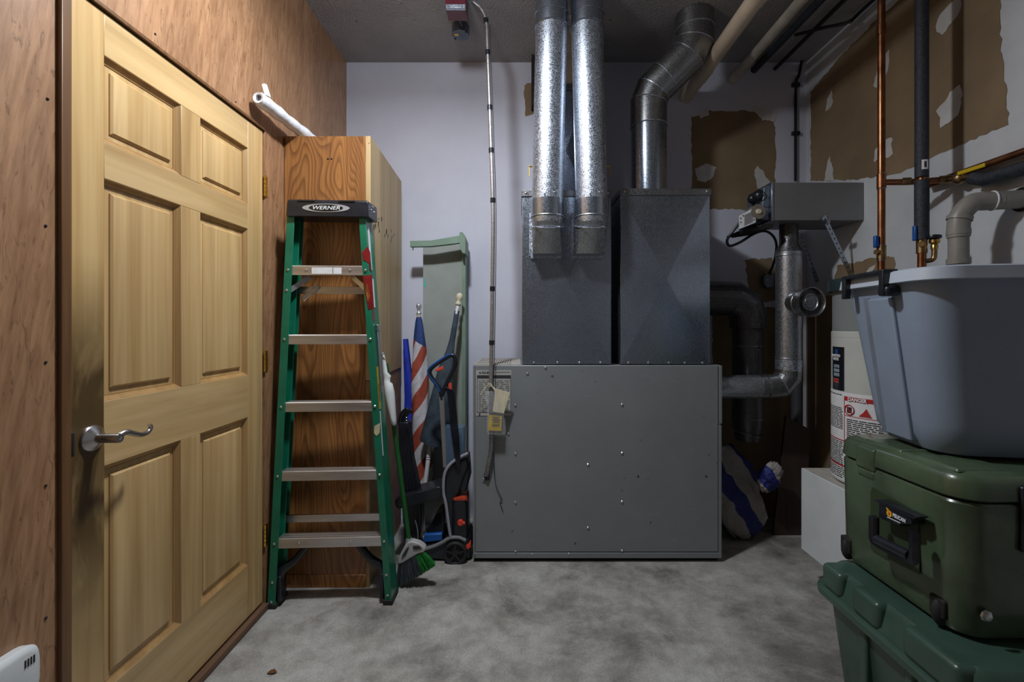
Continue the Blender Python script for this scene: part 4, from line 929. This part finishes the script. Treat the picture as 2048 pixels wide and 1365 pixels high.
sp.build('wheel_spokes', m_blkg, w_)
MB().pxprism([(889,945),(900,930),(934,915),(936,935),(926,960),(918,985),(908,1000),(906,1060),(914,1075),(896,1075),(888,1000)], YC+.005, YC+.15).build('spine_body', m_blk, cc_, bevel=.012, seg=3)
MB().tube(spline([at(936,907,YC),at(915,918,YC-.003),at(899,931,YC-.005),(at(889,950,YC-.005)),at(887,985,YC-.005),at(892,1010,YC-.005),at(899,1062,YC-.005),at(902,1077,YC-.005)],7), .0085, 10).build('silver_trim', M('silver_trim_plastic', (.30,.30,.35), .35, var=.06), cc_)
MB().loft([rrect(at(909,0,YC+.06).x, YC+.065, hx, .055, .02, at(0,y,YC+.06).z) for y,hx in ((926,.050),(920,.058),(860,.058),(853,.052))]).build('clear_tank', m_tank, cc_)
MB().loft([rrect(at(910,0,YC+.06).x, YC+.065, hx, .045, .02, at(0,y,YC+.06).z) for y,hx in ((924,.035),(900,.035),(870,.03))]).build('inner_filter', m_navy, cc_)
MB().pxprism([(878,795),(887,795),(894,935),(886,937)], YC+.01, YC+.03).build('handle_stem', M('stem_grey', (.26,.245,.24), .35, .4, var=.05), cc_, bevel=.002)
loop = spline([at(884,800,YC+.02),at(880,778,YC+.015),at(865,758,YC+.01),at(859,745,YC+.005),at(866,734,YC),at(886,720,YC),at(902,711,YC),at(910,715,YC),at(911,728,YC+.005),at(903,748,YC+.01),at(893,768,YC+.015),at(884,790,YC+.02)], 7)
lpo = MB().tube(loop, .0115, 10).build('loop_handle', m_blk, cc_)
MB().tube([p+V(-.006,-.008,.004) for p in loop[5:45]], .0055, 8).build('blue_grip', m_blue, lpo)
MB().pxprism([(869,741),(885,732),(887,740),(874,744)], YC-.002, YC+.012).build('red_trigger', m_redp, lpo, bevel=.003)
cord = MB()
for k in range(5):
    o_ = k*2.6; cord.tube(spline([at(889+o_,782,YC+.01),at(891+o_,775+k,YC),at(896+o_*1.1,790,YC-.005),at(902+o_*1.2,850,YC-.012),at(909+o_*.9,900,YC-.02),at(914+o_*.4,932,YC-.012),at(910+o_*.3,938,YC)],7), .0036, 7)
cord.build('power_cord', m_blkg, cc_)
MB().pxprism([(897,768),(902,766),(904,784),(898,786)], YC-.004, YC+.01).build('red_cord_hook', m_redp, cc_, bevel=.002)
MB().pxprism([(908,935),(938,925),(940,955),(932,985),(920,985),(912,960)], YC+.02, YC+.11).build('suction_neck', m_blk, cc_, bevel=.01)
tk = MB().loft([rrect(at(922,0,YC+.07).x, YC+.07, hx, .075, .02, at(0,y,YC+.06).z) for y,hx in ((1088,.040),(1070,.044),(1000,.040),(993,.036))]).build('water_tank', m_blkg, cc_)
MB().loft([rrect(at(922,0,YC+.07).x, YC+.07, hx, .07, .02, at(0,y,YC+.06).z) for y,hx in ((997,.040),(990,.036),(988,.030))]).build('orange_lid', M('orange_red_lid', (.50,.06,.025), .35, var=.1), cc_)
kb = at(921,1045,YC-.006)
MB().lathe([(.016,.004),(.016,-.010),(.013,-.014),(.0005,-.014)], kb, (0,1,0), 18).build('red_knob', m_redp, cc_)
MB().sphere(kb+V(.018,-.006,-.002), .009, 10).build('red_knob_stop', m_redp, cc_)
MB().pxprism([(931,1092),(941,1086),(942,1096),(933,1101)], YC-.004, YC+.03).build('red_pedal', m_redp, cc_, bevel=.003)
# ------------------------------------------------------------------ plug-in alarm low on the left wall
al = thing('plug_in_alarm', (XL, .98, .46), 'white plug-in alarm with slotted grille on the plywood wall', 'alarm')
c0 = V(XL+.004,.97,.47)
MB().loft([[V(x, .985+hy*math.copysign(abs(math.cos(a))**.5,math.cos(a)), .470+hz*math.copysign(abs(math.sin(a))**.5,math.sin(a))) for a in [2*math.pi*q/32 for q in range(32)]] for x,hy,hz in ((XL+.001,.058,.060),(XL+.022,.060,.062),(XL+.030,.054,.056),(XL+.032,.046,.048))]).build('casing', m_plastic_w, al)
g = MB()
for k in range(4): g.box((XL+.0315,.005+1.0+k*.006,.490),(XL+.0335,1.0075+k*.006,.507))
g.build('sound_slots', m_ink, al)
lf = MB().prism([at(560,1284,0) if False else V(-.905,1.625,.002),V(-.885,1.622,.006),V(-.872,1.630,.004),V(-.886,1.640,.007),V(-.902,1.636,.003)], (0,0,.003))
tag(lf.build('dry_leaf_scrap', m_jamb), 'small curled brown scrap lying on the concrete floor', 'scrap')
# ------------------------------------------------------------------ water heater on its stand
sd = thing('heater_stand', (1.58, 2.0, 0), 'white painted box stand under the water heater', 'stand')
MB().box((1.36,1.80,.165),(1.835,2.205,.556)).build('box', m_stand, sd, bevel=.002)
MB().box((1.43,1.86,0),(1.82,2.14,.166)).build('plinth', m_dark, sd)
MB().box((1.366,1.806,.5562),(1.83,2.20,.5575)).build('dusty_top', m_furn_top, sd)
HX, HY2, HR = 1.60, 1.99, .20
ht = thing('water_heater', (HX, HY2, .558), 'white cylindrical water heater with printed warning labels', 'water heater')
hz1 = at(0,662,2.12).z
MB().lathe([(HR-.012,.559),(HR,.566),(HR,hz1-.032),(HR-.001,hz1-.031),(HR-.001,hz1-.029),(HR,hz1-.028),(HR,hz1-.004),(HR-.004,hz1)], (HX,HY2,0), (0,0,1), 64).build('tank_jacket', m_heater, ht, smooth=25)
hz2 = at(0,586,2.12).z; hz3 = at(0,563,2.12).z
MB().lathe([(HR-.004,hz1+.001),(HR-.004,hz2)], (HX,HY2,0), (0,0,1), 64).build('upper_jacket', M('grey_upper_jacket', (.20,.215,.215), .4, var=.06, sc=6), ht)
MB().lathe([(HR+.016,hz2),(HR+.016,hz3-.004),(HR+.010,hz3),(.0005,hz3+.002)], (HX,HY2,0), (0,0,1), 64).build('top_rim', M('dark_teal_rim', (.025,.04,.045), .35, var=.1), ht)
def cpatch(a0, a1, py0, py1, lift, mat, name, par, Ysurf=2.11, k=10):
    z0, z1 = at(0,py1,Ysurf).z, at(0,py0,Ysurf).z; f = []; b = []
    A = [math.radians(a0+(a1-a0)*i/k) for i in range(k+1)]
    vs = [V(HX+(HR+l)*math.cos(a), HY2+(HR+l)*math.sin(a), z) for l in (0.0002,lift) for z in (z0,z1) for a in A]
    n = k+1; fs = []
    for i in range(k):
        fs += [(2*n+i,2*n+i+1,3*n+i+1,3*n+i),(i,n+i,n+i+1,i+1),(i,i+1,2*n+i+1,2*n+i),(n+i,3*n+i,3*n+i+1,n+i+1)]
    fs += [(0,2*n,3*n,n),(k,n+k,3*n+k,2*n+k)]
    return MB().add(vs, fs).build(name, mat, par)
lb1 = cpatch(160.6,186,692,774,.0010,m_blkg,'brand_label',ht)
def tang(deg): a = math.radians(deg); return V(math.cos(a),math.sin(a),0), V(-math.sin(a),math.cos(a),0)
def hz(py): return at(0,py,2.11).z
def hpos(deg, py, l): nrm, tn = tang(deg); p = V(HX,HY2,0)+nrm*(HR+l); p.z = hz(py); return p, tn
for txt, py, sz, wd in (('BRADFORD',709,.016,.066),('WHITE',715.5,.016,.044)):
    p, tn = hpos(172.5, py, .0042); lettering(txt, sz, p, tn, (0,0,1), m_whitep, lb1, bold=.0006, width=wd)
cpatch(170,175,697,706,.0022,m_blue,'label_emblem',lb1)
m_steelpr = M('pale_steel_print', (.25,.30,.36), .4, var=.3, sc=60)
for k in range(3): cpatch(166,178,726+k*8,732+k*8,.0020,m_steelpr,'flame_emblem',lb1)
for k in range(2): cpatch(165,177,753+k*4.5,755.5+k*4.5,.0020,m_redp,'red_strip_print',lb1)
lb2 = cpatch(143,231,776,942,.0008,m_whitep,'instruction_label',ht, k=24)
m_prred = M('red_print', (.42,.02,.025), .5, var=.1)
for (a0,a1,p0,p1) in ((186,231,783,791),(186,187,783,868),(186,231,867,868.3),(186,231,818,819.2),(146,186,866,868),(146,186,913,916)): cpatch(a0,a1,p0,p1,.0014,m_prred,'red_rule',lb2)
p, tn = hpos(203, 787.2, .0042); lettering('DANGER', .020, p, tn, (0,0,1), m_whitep, lb2, bold=.0008, width=.075)
nrm, tn = tang(193.5); p, _ = hpos(193.5, 807, .0025)
MB().ring(p, nrm, .021, .0022, 28, 5).build('no_entry_ring', m_prred, lb2)
MB().obox(p, tn*.010, V(0,0,.012), nrm*.0008).build('can_pictogram', m_ink, lb2)
MB().beam(p-tn*.013+V(0,0,.015)+nrm*.001, p+tn*.013-V(0,0,.015)+nrm*.001, .001, .004, tn).build('no_entry_bar', m_prred, lb2)
p, tn2 = hpos(211, 810, .0025); n2,_ = tang(211)
MB().prism([p-tn2*.022-V(0,0,.012), p+tn2*.024-V(0,0,.012), p+tn2*.014+V(0,0,.006), p+tn2*.006+V(0,0,.022), p-tn2*.006+V(0,0,.004)], n2*.001).build('flame_pictogram', m_prred, lb2)
random.seed(9); pr = MB()
def lines(a0, a1, y0, y1, step, frac):
    y = y0
    while y < y1:
        a = a0
        while a < a1-1:
            b = min(a1, a+random.uniform(3,9)); k = 2
            zt_, zb = hz(y), hz(y+step*frac)
            q = [V(HX+(HR+.0016)*math.cos(math.radians(t)), HY2+(HR+.0016)*math.sin(math.radians(t)), z) for z in (zb,zt_) for t in (a,b)]
            pr.prism([q[0],q[1],q[3],q[2]], (-.0006,-.0004,0)); a = b+random.uniform(.6,2)
        y += step
lines(150,184,806,845,3.2,.42); lines(190,229,824,864,3.6,.45); lines(150,184,870,911,3.4,.45); lines(150,186,918,938,3.6,.45); lines(150,182,781,784,3,.5)
pr.build('small_print', m_ink, lb2)['kind'] = 'stuff'
# ------------------------------------------------------------------ water lines
cw = thing('copper_water_line', (1.60, 2.02, hz3), 'bare copper pipe rising from the heater to the ceiling', 'pipe')
cx, cyy = 1.602, 2.02
def zpy(y, Y): return at(0,y,Y).z
MB().cyl((cx,cyy,hz3+.002),(cx,cyy,ZC-.001),.0145,n=20).build('pipe', m_cu, cw)
for (y0,y1) in ((376,348),(70,50)): MB().cyl((cx,cyy,zpy(y0,cyy)),(cx,cyy,zpy(y1,cyy)),.0175,n=20).build('fitting', m_cu, cw)
vb = MB().cyl((cx,cyy,zpy(520,cyy)),(cx,cyy,zpy(492,cyy)),.0175,n=18); vb.cyl((cx-.03,cyy-.006,zpy(505,cyy)),(cx,cyy,zpy(505,cyy)),.011,n=12); vb.build('ball_valve', m_cud, cw)
MB().box((cx-.036,cyy-.012,zpy(496,cyy)),(cx-.018,cyy+.004,zpy(472,cyy))).build('blue_lever', m_blue, cw, bevel=.004)
beads([((cx,cyy,zpy(y,cyy)),(0,0,1),.0165,.0018) for y in (348,378,491,522)], m_steel, cw, 'solder_ring', 16)
iw = thing('insulated_water_line', (1.66,1.883,hz3), 'pipe in black foam insulation beside the bare copper pipe', 'pipe')
ix, iy = 1.660, 1.883
MB().cyl((ix,iy,zpy(480,iy)),(ix,iy,zpy(361,iy)),.0245,n=24).build('foam_sleeve', m_foam, iw)
MB().cyl((ix,iy,zpy(355,iy)),(ix,iy,ZC-.001),.0235,n=24).build('foam_sleeve', m_foam, iw)
MB().cyl((ix,iy,hz3+.002),(ix,iy,zpy(350,iy)),.0145,n=18).build('pipe', m_cu, iw)
vb = MB().cyl((ix,iy,zpy(507,iy)),(ix,iy,zpy(479,iy)),.0185,n=18); vb.cyl((ix-.02,iy-.02,zpy(490,iy)),(ix,iy,zpy(490,iy)),.011,n=12); vb.build('ball_valve', m_cud, iw)
MB().box((ix-.036,iy-.010,zpy(482,iy)),(ix-.0255,iy+.006,zpy(452,iy))).build('blue_lever', m_blue, iw, bevel=.003)
br_ = spline([V(ix,iy,zpy(523,iy)),V(ix+.024,iy-.012,zpy(522,iy)),V(ix+.034,iy-.017,zpy(518,iy)),V(ix+.036,iy-.018,zpy(508,iy)),V(ix+.036,iy-.018,zpy(498,iy))],6)
MB().tube(br_, .0095, 12).build('branch_pipe', m_cud, iw)
e = br_[-1]
MB().lathe([(.012,-.005),(.013,.012),(.010,.016),(.018,.022),(.018,.034),(.012,.038)], e, (0,0,1), 16).build('brass_bonnet', M('bright_brass', (.62,.42,.14), .3, 1), iw)
MB().lathe([(.008,.036),(.024,.038),(.026,.044),(.024,.051),(.010,.055),(.0005,.055)], e+V(-.004,-.002,0), (0,0,1), 20).build('black_handwheel', m_blk, iw)
st = MB(); nrm = V(0,-1,0)
sti = [V(ix+.0237*math.cos(a), iy+.0237*math.sin(a), 0) for a in [math.radians(d) for d in (228,242,256,270,284)]]
mb = MB(); za, zb = zpy(342,iy), zpy(323,iy)
mb.loft([[p+V(0,0,za) for p in sti]+[p+(p-V(ix,iy,0))*.03+V(0,0,za) for p in sti[::-1]], [p+V(0,0,zb) for p in sti]+[p+(p-V(ix,iy,0))*.03+V(0,0,zb) for p in sti[::-1]]]); sk = mb.build('barcode_sticker', m_whitep, iw)
g = MB()
for k in range(3): g.obox(V(ix-.009+k*.003,iy-.0240,(za+zb)/2), (.001,0,0), (0,.0008,0), (0,0,.012))
g.build('sticker_print', m_ink, sk)
# gas / branch line
gl = thing('branch_line', (1.79,1.9,1.85), 'tarnished branch line with yellow handled valve on the right wall', 'pipe')
g0, g1, g2 = V(cx+.012,cyy-.008,zpy(366,cyy)), V(1.795,1.915,1.862), V(1.80,1.80,1.835)
MB().tube(spline([g0,V(1.70,1.966,1.868),g1],6), .013, 14).build('pipe', m_cu, gl)
MB().cyl(g1.lerp(g0,.45), g1.lerp(g0,.30), .018, n=8).build('union_nut', m_cud, gl)
MB().cyl(g1.lerp(g0,.72), g1.lerp(g0,.58), .017, n=8).build('union_nut', m_cud, gl)
MB().tube([g1.lerp(g0,.12), g1, g2], .0165, 14).build('brass_elbow', m_cud, gl)
MB().sphere(g1.lerp(g2,.45), .026, 12).build('valve_body', m_cud, gl)
c = g1.lerp(g2,.95)+V(-.022,-.01,.028)
yh = MB().beam(c+V(0,.055,0), c+V(0,-.055,-.002), .008, .016).build('yellow_handle', M('yellow_vinyl', (.62,.42,.015), .4), gl, bevel=.003)
MB().cyl(g1.lerp(g2,.6), c+V(0,.03,0), .006, n=8).build('valve_stem', m_steel, gl)
MB().tube([g2-V(0,-.01,0), V(1.80,1.76,1.812), V(1.80,.3,1.80)], .026, 20).build('foam_sleeve', m_foam, gl)
tag(MB().tube(spline([V(1.815,1.94,1.868),V(1.815,1.90,1.874),V(1.815,.3,1.876)],4), .0145, 14).build('wall_copper_pipe', m_cu), 'bare copper pipe running along the right wall toward the camera', 'pipe')
# grey plastic vent
pv = thing('grey_vent_pipe', (1.647,1.725,0), 'grey plastic vent pipe with elbow entering the right wall', 'pipe')
vx_, vy_ = 1.660, 1.725; wz = 1.712
MB().cyl((vx_,vy_,.001),(vx_,vy_,zpy(470,vy_)), .0305, n=24).build('riser', m_grypvc, pv)
ev = spline([V(vx_,vy_,zpy(475,vy_)),V(vx_,vy_,zpy(452,vy_)),V(vx_+.008,vy_-.002,zpy(430,vy_)),V(vx_+.040,vy_-.012,zpy(408,vy_)),V(vx_+.085,vy_-.025,wz),V(vx_+.12,vy_-.035,wz)],6)
MB().tube(ev, .034, 24).build('elbow', m_grypvc, pv)
MB().tube([ev[-1], V(XR-.002,vy_-.052,wz)], .0335, 24).build('wall_stub', m_grypvc, pv)
for y in (522,463): MB().cyl((vx_,vy_,zpy(y+7,vy_)),(vx_,vy_,zpy(y-4,vy_)), .0355, n=24).build('coupling', m_grypvc, pv)
MB().cyl(ev[9],ev[11],.0385,n=24).build('coupling', m_grypvc, pv)
MB().ring(ev[-5], ev[-4]-ev[-6],   .0345, .003, 24).build('white_glue_ring', m_whitep, pv)
MB().ring((XR-.004,vy_-.052,wz),(1,0,0),.040,.006,24).build('wall_gap_ring', m_dark, pv)
# ------------------------------------------------------------------ stack: green tote, cooler, grey tote
gt = thing('green_tote', (1.38,1.26,0), 'dark green storage tote at the bottom of the stack', 'tote')
gcx, gcy = 1.380, 1.268
MB().loft([rrect(gcx,gcy,hx,hy,r_,z) for z,hx,hy,r_ in ((0,.33,.21,.05),(.01,.335,.215,.05),(.385,.368,.262,.06))]).build('tub', m_gtote, gt, smooth=35)
for k in (-.10,.06): MB().box((gcx-.372,gcy+k,.10),(gcx-.34,gcy+k+.03,.385)).build('side_rib', m_gtote, gt, bevel=.006)
ld_ = MB().loft([rrect(gcx,gcy,hx,hy,r_,z) for z,hx,hy,r_ in ((.365,.388,.282,.06),(.366,.394,.288,.062),(.385,.394,.288,.062),(.389,.388,.282,.06),(.392,.380,.274,.06),(.400,.378,.272,.06),(.404,.374,.268,.06),(.455,.362,.256,.055),(.468,.350,.244,.05),(.470,.335,.23,.05))]).build('lid', m_gtote, gt, smooth=35)
for (k0,k1) in ((-.235,-.075),(.0,.105),(.150,.24)): MB().box((gcx-.386,gcy+k0,.388),(gcx-.30,gcy+k1,.4695)).build('lid_lug', m_gtote, gt, bevel=.018, seg=4)
for sx,sy in ((-1,-1),(1,1)): pass
MB().ring
co2 = thing('hard_cooler', (1.44,1.32,.47), 'olive green hard cooler with black carry handle in the stack', 'cooler')
kx, ky = 1.437, 1.328
HXc, HYc = .365, .225
MB().loft([rrect(kx,ky,hx,hy,r_,z) for z,hx,hy,r_ in ((.474,HXc-.03,HYc-.03,.05),(.482,HXc-.012,HYc-.012,.055),(.50,HXc-.006,HYc-.006,.06),(.806,HXc,HYc,.065),(.812,HXc-.004,HYc-.004,.062))]).build('body', m_cooler, co2, smooth=35)
MB().loft([rrect(kx,ky,hx,hy,r_,z) for z,hx,hy,r_ in ((.806,HXc-.010,HYc-.010,.06),(.822,HXc-.010,HYc-.010,.06))]).build('gasket', m_dark, co2)
MB().loft([rrect(kx,ky,hx,hy,r_,z) for z,hx,hy,r_ in ((.818,HXc-.002,HYc-.002,.065),(.822,HXc+.002,HYc+.002,.065),(.860,HXc,HYc,.065),(.876,HXc-.010,HYc-.010,.058),(.884,HXc-.026,HYc-.026,.05))]).build('lid', m_cooler, co2, smooth=35)
xs = kx-HXc
for (a,b) in ((-.19,-.06),(-.02,.12)): MB().box((xs+.022,ky+a,.876),(xs+.16,ky+b,.889)).build('lid_ridge', m_cooler, co2, bevel=.007, seg=3)
MB().box((xs-.006,ky+.045,.80),(xs+.03,ky+.125,.872)).build('lid_latch_lug', m_cooler, co2, bevel=.010, seg=3)
MB().box((xs-.003,ky+.05,.775),(xs+.03,ky+.12,.803)).build('latch_seat', m_cooler, co2, bevel=.008)
# flat darker sheet behind the handle, pocket shade put into its colour
def onside(px, py, X): Y_ = X*FPX/(px-VX); return V(X, Y_, CAMZ-(py-VY)/FPX*Y_)
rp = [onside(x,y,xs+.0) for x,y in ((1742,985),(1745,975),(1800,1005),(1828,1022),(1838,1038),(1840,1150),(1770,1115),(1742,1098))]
MB().prism(rp, (-.0015,0,0)).build('pocket_shade_sheet', M('cooler_pocket_shade', (.03,.048,.02), .5, var=.1), co2)
X1 = xs-.035
P_ = lambda x,y,X=X1: onside(x,y,X)
hp_ = MB().prism([P_(1757,1003),P_(1797,1019),P_(1822,1030),P_(1822,1050),P_(1800,1049),P_(1797,1053),P_(1765,1040),P_(1757,1035)], (.034,0,0)).build('handle_mount', m_blk, co2, bevel=.003)
MB().prism([P_(1744,1001,X1-.004),P_(1756,999,X1-.004),P_(1838,1034,X1-.004),P_(1826,1040,X1-.004)], (.030,0,0)).build('handle_top_plate', m_blk, co2, bevel=.003)
hs = [P_(1748,1034,X1-.012),P_(1748,1078,X1-.012),P_(1751,1086,X1-.012),P_(1822,1122,X1-.012),P_(1829,1118,X1-.012),P_(1829,1068,X1-.012),P_(1826,1060,X1-.012)]
bh = MB().tube(hs, .0125, 8).build('carry_bail', m_blkg, co2)
MB().tube([P_(1754,1080,X1-.014),P_(1820,1113,X1-.014)], .014, 14).build('grip', m_blk, bh)
nx = V(-1,0,0); rt = (P_(1800,1040)-P_(1765,1024)); rt = V(0,-1,0)
lettering('PELICAN', .0135, P_(1798,1037,X1-.002), rt, (0,0,1), m_whitep, hp_, bold=.0006, width=.042)
c = P_(1778,1028,X1-.0012)
MB().prism([c+V(0,.009*math.cos(a),.009*math.sin(a)) for a in [2*math.pi*q/16 for q in range(16)]], (.002,0,0)).build('round_emblem', M('emblem_yellow', (.75,.42,.02), .5), hp_)
MB().prism([c+V(-.0008,.006,.006),c+V(-.0008,.010,.014),c+V(-.0008,.001,.010)], (.002,0,0)).build('emblem_wing', M('emblem_yellow', (.75,.42,.02)), hp_)
MB().prism([c+V(-.0012,.002,.006),c+V(-.0012,-.004,.002),c+V(-.0012,.0,-.004)], (.002,0,0)).build('emblem_red', m_redp, hp_)
MB().prism([P_(1774,1034,X1-.001),P_(1800,1046,X1-.001),P_(1800,1047.5,X1-.001),P_(1774,1035.5,X1-.001)], (.002,0,0)).build('slogan_strip', m_whitep, hp_)
for y_ in (ky+.175, ky-.155):
    ft = MB(); ft.sphere((xs+.012,y_,.511), .03, 14, (.8,.55,1.25)); ft.build('rubber_foot', m_rub, co2)
    MB().box((xs-.001,y_-.022,.50),(xs+.02,y_+.022,.548)).build('foot_recess', m_dark, co2, bevel=.004)
screws([V(xs+.055,ky-HYc-.0005,.545)], (0,-1,0), .014, co2, m_steel)
MB().box((xs+.135,ky-HYc-.012,.70),(xs+.20,ky-HYc+.01,.86)).build('front_latch', m_blk, co2, bevel=.006)
# grey tote on top
ty = thing('grey_tote', (1.42,1.38,.89), 'grey plastic storage tote with pale lid on top of the cooler', 'tote')
tx_, tyy, trot = 1.425, 1.345, math.radians(-8)
tb = []
for f in range(13):
    q = f/12; z = .895+(1.372-.895)*q; hx = .270+.062*q; hy = .160+.052*q
    if f == 0: hx -= .016; hy -= .016
    tb.append(rrect(tx_,tyy,hx,hy,.075,z,trot,8))
MB().loft([rrect(tx_,tyy,.235,.13,.07,.8935,trot,8)]+tb).build('tub', m_tote, ty, smooth=40)
MB().loft([rrect(tx_,tyy,hx,hy,.085,z,trot,8) for z,hx,hy in ((1.368,.348,.230),(1.369,.356,.238),(1.400,.352,.234),(1.404,.344,.226),(1.4045,.30,.19))]).build('lid', m_totelid, ty, smooth=35)
cr, sr = math.cos(trot), math.sin(trot)
def tl(x, y, z): return V(tx_+cr*x-sr*y, tyy+sr*x+cr*y, z)
def tbox(x0,x1,y0,y1,z0,z1,mat,name,bev=.004): 
    return MB().obox(tl((x0+x1)/2,(y0+y1)/2,(z0+z1)/2), V(cr,sr,0)*(x1-x0)/2, V(-sr,cr,0)*(y1-y0)/2, V(0,0,(z1-z0)/2)).build(name, mat, ty, bevel=bev)
# black clip handle over the lid rim on the end facing the room
yA, yB = -.085, .130
h0 = MB()
tbox(-.372,-.352,yB-.022,yB,1.335,1.408,m_blk,'clip_leg'); tbox(-.372,-.352,yA,yA+.022,1.335,1.408,m_blk,'clip_leg')
tbox(-.372,-.330,yA,yB,1.397,1.411,m_blk,'clip_bar'); tbox(-.368,-.33,yA-.01,yA+.035,1.333,1.362,m_blk,'clip_pivot',.008)
# darker strip on the end wall, groove shade put into its colour
ch = []
for z, q in ((.905,.02),(1.335,.93)):
    hx = .270+.062*q
    ch.append([tl(-hx-.0012,.085,z),tl(-hx-.0012,.055,z),tl(-hx+.012,.058,z),tl(-hx+.012,.082,z)])
MB().loft(ch).build('channel_shade', M('tote_channel_shade', (.16,.185,.235), .45), ty)
ch = []
for z, q in ((.910,.03),(1.33,.92)):
    hx = .270+.062*q; ch.append([tl(-hx-.010,.052,z),tl(-hx-.010,-.06,z),tl(-hx+.01,-.06,z),tl(-hx+.01,.052,z)])
MB().loft(ch).build('raised_panel', m_tote, ty, bevel=.005, seg=3)
